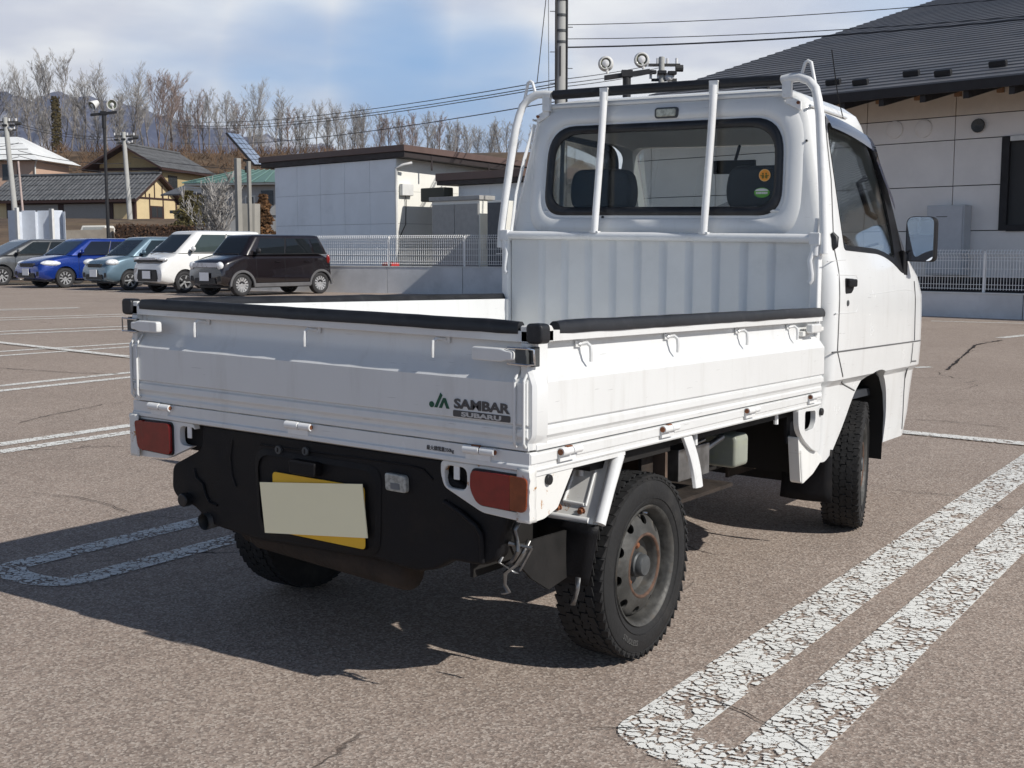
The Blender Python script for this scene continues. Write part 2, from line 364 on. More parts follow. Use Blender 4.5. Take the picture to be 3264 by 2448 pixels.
# rust-flaked corner of the rail
for s in (-1, 1):
    g = MB(); rows = []; rr = random.Random(11+s)
    for i in range(16):
        z = .640-.126*i/15; rows.append([(s*(.690+.018+rr.uniform(-.0015, .0015)) if k > 1 else s*(.672+.010*k*1.7+rr.uniform(-.0006, .0006)), (-.0105+rr.uniform(-.0012, .0012)) if k < 3 else (.006+.012*(k-3)), z) for k in range(5)])
    g.grid(rows); o = tb(g, 'rail_corner', WORN, sm=70)
    b = o.modifiers.new('s', 'SOLIDIFY'); b.thickness = .004; b.offset = -1 if s > 0 else 1

# --- tail lamp housings
def mx(pts, s): return [(s*x, z) for x, z in pts]
HOUS = [(.706, .632), (.442, .632), (.441, .600), (.452, .567), (.566, .519), (.706, .512)]
LENS = [(.704, .621), (.542, .622), (.540, .575), (.562, .541), (.700, .538)]
LENSL = [(.690, .622), (.534, .625), (.534, .534), (.676, .538)]
for s in (-1, 1):
    g = MB().prism([(x, -.001, z) for x, z in rpoly(mx(HOUS, s), .012)], (0, .020, 0))
    h = g.build('lamp_housing', WORN if s > 0 else WHITE, T, tf=shear)
    hx = .486 if s > 0 else .471
    c1 = MB().prism([(x, -.03, z) for x, z in rpoly([(s*(hx-.035), .622), (s*(hx+.035), .622), (s*(hx+.035), .566), (s*(hx-.030), .566)], .020)], (0, .1, 0)).build('c', DARK, tf=shear)
    cut(h, [c1], 30); b = h.modifiers.new('bevel', 'BEVEL'); b.width = .0025; b.segments = 2; b.limit_method = 'ANGLE'
    tb(MB().box(s*hx-.05, s*hx+.05, .030, .034, .55, .63), 'housing_back', DARK, h)
    tb(MB().box(s*hx-.009, s*hx+.009, .004, .008, .588, .626), 'housing_tab', WHITET, h, bev=.002)
    Lp = mx(LENS, 1) if s > 0 else mx(LENSL, -1)
    g = MB().prism([(x, -.006, z) for x, z in rpoly([(x*1.0+(.004 if x > s*.62 else -.004), z+(.004 if z > .58 else -.004)) for x, z in Lp], .016)], (0, .010, 0)); tb(g, 'lamp_gasket', RUBBER, h)
    dv = s*.655
    inn = [(x, z) for x, z in rpoly(Lp, .016, 5)]
    left = [(min(x, dv), z) for x, z in inn]; right = [(max(x, dv), z) for x, z in inn]
    red, amb = (left, right) if s > 0 else (right, left)
    def dd(p):
        q = []
        for a in p:
            if not q or (Vector(a)-Vector(q[-1])).length > 1e-5: q.append(a)
        return q
    tb(MB().prism([(x, -.016, z) for x, z in dd(red)], (0, .014, 0)), 'tail_lamp', REDL, h, bev=.003, seg=3)
    tb(MB().prism([(x, -.0155, z) for x, z in dd(amb)], (0, .013, 0)), 'turn_lamp', AMBL if s > 0 else REDL, h, bev=.003, seg=3)
    # side return of the housing with rust, black plug
    g = MB().prism([(s*.700, y, z) for y, z in rpoly([(.0, .631), (.205, .629), (.165, .580), (.125, .530), (.066, .513), (.0, .511)], .008)], (-s*.006, 0, 0)); o = tb(g, 'housing_side', WORN, h, bev=.001)
    tb(MB().tube([(s*.700, .078, .606), (s*.709, .078, .606)], .013, 14), 'rubber_plug', RUBBER, h, bev=.002)
    # fender piece behind the wheel: slants forward, carries the mud flap
    def fp(x, z, out=0): y = .337+(z-.449)*.55-out; return (s*x, y, z)
    pl = rpoly([(.527, .445), (.700, .449), (.700, .622), (.527, .632)], [.014, .02, .004, .004])
    g = MB().prism([fp(x, z) for x, z in pl], (0, .008, 0))
    fnd = tb(g, 'fender_panel', WORN, bev=.002)
    g = MB().tube([fp(.541, .457, .004), fp(.662, .457, .004)], .008, 10)
    g.tube([fp(.692, .452, -.002), fp(.692, .54, -.002), fp(.692, .622, -.002)], [.016, .016, .018], 12)
    for a, b in (((.572, .494), (.634, .493)), ((.572, .494), (.580, .58))): g.tube([fp(*a, .003), fp(*b, .003)], .004, 8)
    g.tube([fp(.640, .490, .001), fp(.640, .590, .001)], .003, 6)
    g.tube([(s*.603, .400, .632), (s*.606, .388, .560)], .0075, 10)
    tb(g, 'fender_rib', WHITET, fnd, sm=50)
    for bx_ in (.561, .632): tb(MB().tube([fp(bx_, .476, 0), fp(bx_, .476, .012)], .0075, 6).tube([fp(bx_, .476, 0), fp(bx_, .476, .003)], .011, 12), 'rusty_bolt', RUST, fnd)
    pts = [fp(.522, .446, -.004), fp(.694, .448, -.004)]
    rows = [[Vector((s*(.522+(.172)*i/6-.03*k/6), .335-.004*k/6+.006*sin(i*1.1+k*.4), .448-.163*k/6)) for i in range(7)] for k in range(7)]
    o = tb(MB().grid(rows), 'mud_flap', BLACKP, fnd, sm=60); b = o.modifiers.new('s', 'SOLIDIFY'); b.thickness = .006
    # curved white stay ahead of the rear wheel and small pegs
    rows = []
    for k in range(9):
        t = k/8; y = .835+.085*t+.012*sin(t*pi); z = .628-.162*t
        rows.append([(s*.700, y-.030+.006*t, z), (s*.704, y, z), (s*.700, y+.026-.004*t, z), (s*.690, y+.030, z), (s*.690, y-.030, z)])
    tb(MB().loft(rows), 'rail_stay', WHITET, bev=.002)
    tb(MB().box(s*.60, s*.61, .72, .79, .40, .62), 'stay_bracket', MUD)
    for yy in (.96, 1.60): tb(MB().tube([(s*.66, yy, .64), (s*.66, yy+.004, .585)], .009, 8), 'rail_peg', WHITET)

# --- rear bumper skirt, black
BP = [(-.430, .631), (-.428, .575), (-.448, .553), (-.560, .499), (-.566, .425), (-.535, .396), (-.470, .388), (-.405, .345), (-.22, .328), (.05, .338), (.22, .345), (.348, .335), (.415, .350), (.462, .382), (.556, .384), (.60, .405), (.63, .515), (.45, .60), (.437, .631)]
g = MB().prism([(x, .012, z) for x, z in rpoly(BP, .02)], (0, .05, 0)); bum = tb(g, 'rear_skirt', BLACKP, bev=.010, seg=3)
g = MB().tube([(.444, .010, .528), (.500, .006, .507), (.545, .004, .482), (.557, .006, .464), (.559, .008, .430), (.557, .012, .394)], .007, 8)
g.tube([(-.30, .012, .60), (-.31, .011, .55), (-.305, .011, .50), (-.29, .011, .47)], .003, 6)
g.tube([(-.462, .012, .50), (-.452, .010, .475), (-.425, .010, .46), (-.415, .010, .43), (-.40, .010, .41), (-.37, .011, .405)], .004, 6)
g.tube([(-.19, .012, .60), (.33, .012, .605), (.38, .011, .60), (.408, .012, .578)], .003, 6)
tb(g, 'skirt_rib', BLACKP, bum, sm=60)
# recessed area round the plate
g = MB()
o1 = rpoly([(-.215, .590), (.245, .590), (.235, .350), (-.205, .350)], .05, 6); o2 = rpoly([(-.200, .575), (.230, .575), (.220, .365), (-.190, .365)], .05, 6)
g.loft([[(x, .0105, z) for x, z in o1], [(x, .0065, z) for x, z in o2]], True, False); 
tb(g, 'plate_surround', BLACKP, bum, sm=60)
tb(MB().prism([(x, .004, z) for x, z in rpoly([(-.140, .532), (.190, .532), (.190, .367), (-.140, .367)], .012)], (0, .003, 0)), 'number_plate', YELLOW, bev=.001)
pl = [o for o in bpy.data.objects if o.name == 'number_plate'][0]; pl['label'] = 'yellow plate with a blank cream cover'
tb(MB().box(-.180, .194, -.0015, .0010, -.070, .070, Matrix.Translation((.003, 0, .4485)) @ Matrix.Rotation(radians(-6.5), 4, 'Y')), 'plate_cover', CREAM, pl)
tb(MB().prism([(x, -.020, z) for x, z in rpoly([(-.058, .578), (.040, .578), (.036, .540), (-.054, .540)], .008)], (0, .035, 0)), 'plate_lamp', BLACKP, bum, bev=.006)
for x, z in ((-.118, .594), (-.018, .601)):
    tb(MB().tube([(x, .014, z), (x, .004, z)], .0115, 18), 'lock_cylinder', HUB, bum, bev=.002)
    tb(MB().box(x-.0016, x+.0016, .0028, .0040, z-.006, z+.006), 'key_slot', DARK, bum)
tb(MB().prism([(x, -.002, z) for x, z in rpoly([(.262, .580), (.330, .578), (.332, .534), (.264, .534)], .010)], (0, .02, 0)), 'reversing_lamp', CLEARL, bum, bev=.004)
tb(MB().box(.284, .312, -.0035, -.002, .541, .556), 'lamp_bulb_plate', INTL, bum)
tb(MB().tube([(-.494, .018, .406), (-.494, -.012, .406)], .020, 16), 'rubber_buffer', RUBBER, bum, bev=.005)
tb(MB().tube([(-.412, .20, .362), (-.412, -.004, .353)], .024, 18, cap=False).tube([(-.412, .20, .362), (-.412, -.004, .353)], .021, 18, cap=False), 'exhaust_pipe', STEEL)
tb(MB().tube([(-.412, .12, .36), (-.412, .10, .36)], .020, 12), 'exhaust_inside', DARK)
# bent bare metal under the right corner
rr = random.Random(5)
def strip(pts, w, name, m):
    rows = []
    for i, p in enumerate(pts):
        p = Vector(p); rows.append([p+Vector((-w*(.5+.3*rr.random()), rr.uniform(-.004, .004), rr.uniform(-.003, .003))), p+Vector((0, rr.uniform(-.008, .002), 0)), p+Vector((w*(.5+.3*rr.random()), rr.uniform(-.004, .004), 0))])
    o = tb(MB().grid(rows), name, m, sm=20); b = o.modifiers.new('s', 'SOLIDIFY'); b.thickness = .0025
strip([(.640, .05, .512), (.630, .04, .480), (.636, .045, .455), (.642, .04, .430), (.628, .04, .405), (.612, .038, .392)], .012, 'torn_bracket', STEEL)
strip([(.660, .06, .455), (.652, .05, .425), (.634, .045, .395), (.610, .035, .372), (.606, .035, .345), (.616, .04, .325), (.600, .035, .318)], .009, 'torn_bracket', STEEL)
strip([(.600, .03, .41), (.590, .03, .395), (.612, .04, .386), (.636, .04, .376)], .010, 'torn_bracket', STEEL)
tb(MB().tube([(.615, .04, .445), (.668, .06, .438)], .006, 8).tube([(.668, .06, .438), (.640, .05, .38)], .004, 6), 'torn_bracket', STEEL)
strip([(.715, .20, .345), (.712, .20, .315), (.706, .20, .290), (.698, .198, .272)], .010, 'torn_bracket', STEEL)
MUD2 = mat('brown_inner_arch', (.10, .068, .05), .9, var=.4, vs=9, dirt=(.04, .03, .025), ds=7, da=.6)
# under the tail: engine, silencer, cross tube; frame and tanks further forward
tb(MB().box(-.36, .30, .10, .52, .30, .60).tube([(-.30, .10, .33), (.28, .10, .30)], .05, 12), 'engine', MUD, bev=.02)
tb(MB().tube([(-.38, .16, .325), (-.05, .15, .315)], .055, 14).tube([(-.05, .14, .31), (.24, .14, .315)], .018, 8), 'silencer', MUD, sm=50)
for s in (-1, 1):
    tb(MB().box(s*.36-.03, s*.36+.03, .10, 3.0, .46, .56), 'chassis_rail', DARK, bev=.006)
    tb(MB().box(s*.43, s*.645, .80, .815, .335, .62), 'inner_arch', MUD2); tb(MB().box(s*.40, s*.66, .345, .80, .585, .600), 'arch_roof', DARK)
    tb(MB().box(s*.485, s*.495, .06, .37, .335, .60), 'sun_blocker_panel', DARK); tb(MB().prism([(s*.595, .07, .43), (s*.595, .33, .425), (s*.595, .33, .30), (s*.595, .24, .285), (s*.595, .16, .33), (s*.595, .10, .38)], (s*.008, 0, 0)), 'sun_blocker_panel', DARK); tb(MB().prism([(s*.46, .345, .455), (s*.46, .43, .27), (s*.46, .445, .27), (s*.46, .36, .455)], (s*.19, 0, 0)), 'sun_blocker_flap', DARK)  # dark plates added under the tail to block sunlight from the ground
tb(MB().box(-.40, .40, .60, 1.9, .38, .46), 'floor_pan', DARK, bev=.01)
tb(MB().box(-.5, .5, .60, .64, .235, .285).tube([(-.56, .611, .26), (.56, .611, .26)], .035, 10), 'rear_axle', DARK)
tb(MB().prism([(x, 1.36, z) for x, z in rpoly([(.50, .455), (.62, .455), (.62, .565), (.50, .565)], .02)], (0, .11, 0)), 'coolant_tank', mat('milky_tank', (.27, .285, .24), .4, var=.15, dirt=(.3, .33, .2), ds=14, da=.7), bev=.012)
tb(MB().box(.44, .60, .98, 1.20, .46, .56).tube([(.56, 1.20, .52), (.58, 1.34, .56)], .012, 8).tube([(.60, 1.02, .56), (.62, 1.12, .58)], .006, 6), 'battery_tray', STEEL, bev=.006)
tb(MB().box(.42, .62, .86, 1.34, .40, .412).box(.40, .42, .86, 1.5, .40, .50), 'side_tray', MUD)

# --- decals
def letters(s, x, z, size, m, name, bold=0, sx=1.0, w=None, y=-.0116, par=T):
    vs, fs = textmesh(s, size, bold, sx)
    if w:
        x0 = min(v[0] for v in vs); x1 = max(v[0] for v in vs); k = w/(x1-x0); vs = [((v[0]-x0)*k, v[1], v[2]) for v in vs]
    g = MB().add([(x+v[0], y-v[2]-.0006, z+v[1]) for v in vs], fs); return tb(g, name, m, par, sm=0)
letters('SAMBAR', .492, .7665, .0315, TEXT, 'model_lettering', bold=.0011, w=.162, par=tailgate)
tb(MB().prism([(x, -.0122, z) for x, z in rpoly([(.489, .7610), (.655, .7610), (.655, .7455), (.489, .7455)], .004)], (0, .0008, 0)), 'maker_strip', TEXT, tailgate)
letters('SUBARU', .514, .7482, .0145, TEXTL, 'maker_lettering', bold=.0006, w=.116, y=-.0124, par=tailgate)
g = MB().prism([(.424+.0075*cos(a*pi/8), -.0122, .7685+.0075*sin(a*pi/8)) for a in range(16)], (0, .0008, 0))
g.prism([(x, -.0122, z) for x, z in ((.432, .762), (.441, .762), (.457, .793), (.451, .799))], (0, .0008, 0))
g.prism([(x, -.0122, z) for x, z in ((.446, .762), (.455, .762), (.462, .777), (.469, .762), (.478, .762), (.4665, .787), (.459, .787))], (0, .0008, 0))
tb(g, 'green_emblem', GREEN, tailgate, sm=0)
letters('最大積載量350kg', .402, .6555, .0125, TEXT, 'load_lettering', bold=.0001, w=.083, y=-.0042, par=rail)

# --- wheels
def wheel_parts(parent):
    R = .262
    tp = [(.158, .050), (.168, .064), (.185, .0725), (.210, .0755), (.232, .0715), (.246, .066), (.2515, .060), (.2525, .03), (.2535, 0), (.2525, -.03), (.2515, -.060), (.246, -.066), (.232, -.0715), (.210, -.0755), (.185, -.0725), (.168, -.064), (.158, -.050)]
    g = MB().lathe(tp, 72)
    # fine rings on the sidewall
    for r in (.240, .190): g.lathe([(r-.0015, .0735 if r < .22 else .0690), (r, .0757 if r < .22 else .0712), (r+.0015, .0735 if r < .22 else .0685)], 60)
    ty = g.build('tyre', TYRE, parent, sm=40)
    g = MB(); rr = random.Random(2)
    for row, (a, wd, cnt, h0) in enumerate(((.0585, .0118, 54, 0), (.036, .0107, 54, .5), (.0125, .0107, 54, .2), (-.0125, .0107, 54, .7), (-.036, .0107, 54, .5), (-.0585, .0118, 54, 0))):
        for k in range(cnt):
            t = 2*pi*(k+h0+rr.uniform(-.08, .08))/cnt; c, s_ = cos(t), sin(t); rad = Vector((0, c, s_)); tan = Vector((0, -s_, c))
            sh = .55 if abs(a) > .05 else .7
            rw = .2515+.0045
            tl = 2*pi*R/cnt*.5*(.88 if abs(a) > .05 else .93)
            ax = Vector((1, 0, 0))*wd
            g.obox(rad*(rw-.0005 if abs(a) < .05 else rw-.0045)+Vector((a, 0, 0)), ax, tan*tl+Vector((1, 0, 0))*(.004 if row % 2 else -.004), rad*.0034)
            if abs(a) > .05:
                sg = 1 if a > 0 else -1
                g.obox(rad*.2425+Vector((sg*.0670, 0, 0)), Vector((sg*.0018, 0, 0))-rad*.003, tan*tl*.9, rad*.008)
    tr = g.build('tread', TYRE, parent, sm=0)
    vs, fs = textmesh('STUDLESS', .021, .0004)
    x0 = min(v[0] for v in vs); x1 = max(v[0] for v in vs); g = MB()
    def cv(v):
        r = .213-v[1]+.0; t = radians(-112)+((x1+x0)/2-v[0])/.205*-1; return (.0745+v[2]+.0012-abs(v[1]-.007)*.02, r*cos(t), r*sin(t))
    def cv(v):
        r = .220-v[1]; t = radians(-118)+(v[0]-(x1+x0)/2)/.212; return (.0752+v[2], -r*cos(pi-t), r*sin(t)) 
    g.add([cv(v) for v in vs], fs); g.build('sidewall_lettering', mat('scuffed_rubber', (.07, .07, .068), .7), parent, sm=0)
    rim = MB().lathe([(.160, -.05), (.168, -.062), (.163, -.06), (.150, -.03), (.146, 0), (.146, .02), (.152, .040), (.156, .056), (.161, .066), (.168, .070), (.170, .066), (.166, .056)], 60).build('rim', RIM, parent, sm=40)
    disc = MB().lathe([(.147, .002), (.143, .024), (.137, .032), (.125, .039), (.108, .047), (.094, .052), (.087, .0535), (.082, .050), (.078, .036), (.074, .022), (.060, .016), (.020, .016), (.020, .010), (.060, .010), (.078, .014), (.086, .044), (.108, .040), (.135, .026), (.141, .002), (.147, .002)], 60).build('rim_disc', RIM, parent, sm=40)
    bm = bmesh.new(); bm.from_mesh(disc.data); bmesh.ops.remove_doubles(bm, verts=bm.verts, dist=1e-5); bmesh.ops.recalc_face_normals(bm, faces=bm.faces); bm.to_mesh(disc.data); bm.free()
    cs = []
    for k in range(10):
        t = 2*pi*(k+.25)/10; c = Vector((0, .1165*cos(t), .1165*sin(t))); n_ = Vector((.93, .37*cos(t), .37*sin(t)))
        cs.append(MB().tube([c-n_*.02+Vector((.02, 0, 0)), c+n_*.08], .0150, 14).build('c', DARK, parent))
    cc = cs[0]
    for o in cs[1:]:
        pass
    bm = bmesh.new()
    for o in cs: bm.from_mesh(o.data)
    bm.to_mesh(cc.data); bm.free()
    for o in cs[1:]: me = o.data; bpy.data.objects.remove(o); bpy.data.meshes.remove(me)
    cut(disc, [cc], 40)
    for v in disc.data.vertices: v.co.x += .010
    MB().lathe([(.093, .0605), (.0905, .0645), (.0865, .0652), (.0830, .0625), (.0815, .058)], 48).build('rust_ring', RUSTD, parent, sm=60)
    MB().lathe([(.036, .016), (.035, .046), (.031, .050), (.0305, .062), (.027, .067), (.0005, .069)], 28).build('hub_cap', HUB, parent, sm=35)
    MB().lathe([(.147, -.04), (.10, -.04), (.0005, -.03)], 30).build('brake_drum', DARK, parent)
    for k in range(4):
        t = pi/4+k*pi/2+.35; c = Vector((0, .053*cos(t), .053*sin(t)))
        MB().lathe([(.0005, .034), (.0062, .033), (.0105, .029), (.0105, .018), (.014, .016)], 6, Matrix.Translation(c)).build('wheel_nut', RUST, parent, sm=0)
    MB().tube([(.056, 0, .150), (.068, .004, .148)], .004, 8).build('valve', CHROME, parent)
def wheel(x, y, rz=0, sgn=1, zc=.262):
    w = bpy.data.objects.new('wheel', None); COL.objects.link(w); w.parent = T
    w.location = (x, y, zc); w.rotation_euler = (0, 0, rz + (0 if sgn > 0 else pi)); w.empty_display_size = .1
    return w
w0 = wheel(.618, .611); wheel_parts(w0)
w0.rotation_euler = (0, 0, 0)
for x, y, rz, sg in ((-.618, .611, 0, -1), (.612, 2.496, radians(13.3), 1), (-.612, 2.496, radians(13.3), -1)):
    w = dupe(w0, (x, y, .262)); w.rotation_euler = (radians(40*sg), 0, 0) if False else (0, 0, rz+(0 if sg > 0 else pi))
# --- cab
XS = [(.40, .690), (.50, .697), (.60, .702), (.69, .709), (.705, .722), (.715, .733), (.80, .7375), (1.02, .7375), (1.10, .733), (1.15, .722), (1.17, .716), (1.20, .709), (1.40, .665), (1.60, .621), (1.66, .610), (1.70, .602), (1.735, .590), (1.760, .562), (1.780, .512), (1.793, .42), (1.800, .28)]
YR = [(.40, 1.955), (.50, 1.945), (.62, 1.935), (1.20, 1.935), (1.30, 1.955), (1.45, 1.972), (1.60, 1.985), (1.70, 1.995), (1.735, 2.000), (1.760, 2.005), (1.780, 2.022), (1.793, 2.07), (1.800, 2.15)]
YF = [(.40, 3.20), (.50, 3.24), (.70, 3.27), (.95, 3.28), (1.02, 3.27), (1.10, 3.22), (1.15, 3.16), (1.20, 3.10), (1.28, 3.03), (1.45, 2.93), (1.60, 2.82), (1.66, 2.77), (1.70, 2.74), (1.735, 2.69), (1.760, 2.62), (1.780, 2.54), (1.793, 2.43), (1.800, 2.33)]
RF = [(.40, .22), (1.02, .24), (1.15, .26), (1.3, .20), (1.7, .18), (1.80, .12)]
def ip(T_, z):
    if z <= T_[0][0]: return T_[0][1]
    for (a, x), (b, y) in zip(T_, T_[1:]):
        if z <= b: return x+(y-x)*(z-a)/(b-a)
    return T_[-1][1]
def xs(z): return ip(XS, z)
def ring(z, ins=0, rr_=.045):
    w = xs(z)-ins; y0 = ip(YR, z)+ins; y1 = ip(YF, z)-ins; rf = ip(RF, z); r = min(rr_, w*.5); rf = min(rf, w*.8)
    P = []
    def arc(cx, cy, rx, ry, a0, n):
        for i in range(n+1):
            a = radians(a0+90*i/n); P.append(Vector((cx+rx*cos(a), cy+ry*sin(a), z)))
    for i in range(1, 5): P.append(Vector((w, y0+r+(y1-rf-y0-r)*i/5, z)))
    arc(w-rf, y1-rf, rf, rf, 0, 8)
    for i in range(1, 8): P.append(Vector((w-rf-(2*(w-rf))*i/8, y1+(.035*(1-(2*i/8-1)**2)), z)))
    arc(-w+rf, y1-rf, rf, rf, 90, 8)
    for i in range(1, 5): P.append(Vector((-w, y1-rf-(y1-rf-y0-r)*i/5, z)))
    arc(-w+r, y0+r, r, r, 180, 5)
    for i in range(1, 10): P.append(Vector((-w+r+2*(w-r)*i/10, y0, z)))
    arc(w-r, y0+r, r, r, 270, 5)
    return P
zs = [.40, .45, .50, .60, .69, .705, .715, .76, .80, .90, .98, 1.02, 1.06, 1.10, 1.13, 1.15, 1.17, 1.20, 1.28, 1.36, 1.44, 1.52, 1.60, 1.66, 1.70, 1.735, 1.750, 1.760, 1.772, 1.780, 1.788, 1.793, 1.800]
cab = MB().loft([ring(z) for z in zs]).build('cab', WHITE, T, tf=shear)
inner = MB().loft([ring(z, .035, .03) for z in (.62, .8, .98, 1.1, 1.15, 1.2, 1.36, 1.52, 1.66, 1.70, 1.725)]).build('c', INT, tf=shear)
RW = rpoly([(-.498, 1.335), (.498, 1.335), (.490, 1.655), (-.490, 1.655)], [.085, .085, .12, .12], 8)
RWi = rpoly([(-.498, 1.335), (.498, 1.335), (.490, 1.655), (-.490, 1.655)], [.085, .085, .12, .12], 8)
c_rw = MB().prism([(x*1.04, 1.85, (z-1.495)*1.04+1.495) for x, z in RW], (0, .3, 0)).build('c', INT, tf=shear)
SW = rpoly([(2.165, 1.672), (2.665, 1.668), (2.735, 1.625), (2.800, 1.460), (2.835, 1.290), (2.845, 1.110), (2.775, 1.115), (2.690, 1.150), (2.60, 1.175), (2.50, 1.187), (2.105, 1.193)], [.03, .04, .04, .1, .1, .02, .02, .06, .06, .03, .02])
c_sw = MB().prism([(-1, y, z) for y, z in SW], (2, 0, 0)).build('c', INT, tf=shear)
WSc = MB().prism([(x, 2.86-.0, z) for x, z in rpoly([(-.60, 1.20), (.60, 1.20), (.52, 1.66), (-.52, 1.66)], .06)], (0, .8, 0))
for i, v in enumerate(WSc.v):
    if v[1] < 3: WSc.v[i] = (v[0], 2.70-(v[2]-1.2)*.30, v[2])
c_ws = WSc.build('c', INT, tf=shear)
AR = rpoly([(1.80, .30), (1.80, .415), (2.02, .405), (2.085, .430), (2.19, .53), (2.300, .655), (2.37, .700), (2.46, .722), (2.56, .725), (2.65, .695), (2.71, .62), (2.735, .52), (2.73, .42), (2.72, .30)], [0, .0, .02, .03, .05, .1, .1, .1, .1, .1, .1, .1, .05, 0], 5)
c_ar = MB().prism([(.30, y, z) for y, z in AR], (.6, 0, 0)).build('c', INT, tf=shear)
c_al = MB().prism([(-.30, y, z) for y, z in AR], (-.6, 0, 0)).build('c', INT, tf=shear)
cut(cab, [inner, c_rw, c_sw, c_ws, c_ar, c_al], 28)
# wheel arch liners
for s in (-1, 1):
    arc_ = [(2.115, .44), (2.215, .54), (2.315, .645), (2.385, .688), (2.46, .708), (2.55, .711), (2.635, .684), (2.692, .612), (2.716, .52), (2.712, .42), (2.705, .33)]
    tb(MB().grid([[(s*.31, y, z) for y, z in arc_], [(s*.693, y, z) for y, z in arc_]]), 'arch_liner', DARK, sm=50)
    tb(MB().box(s*.30, s*.31, 2.0, 2.8, .30, .74), 'arch_wall', MUD)
    rows = [[Vector((s*(.500+.20*i/6), 2.085+.012*sin(i*.8+k*.5)-.012*k/6, .445-(.205-.0*i)*k/6)) for i in range(7)] for k in range(7)]
    for k in range(7):
        rows[k][6].z += 0
    o = tb(MB().grid(rows), 'mud_flap', BLACKP, sm=60); b = o.modifiers.new('s', 'SOLIDIFY'); b.thickness = .006
tb(MB().tube([(-.55, 2.496, .27), (.55, 2.496, .27)], .03, 8).box(-.4, .4, 2.35, 2.65, .25, .40), 'front_axle', DARK)
tb(MB().box(-.68, .68, 1.895, 1.925, .37, .66), 'cab_rear_shade_sheet', DARK)  # dark sheet standing in for shade over the cab's lit rear wall
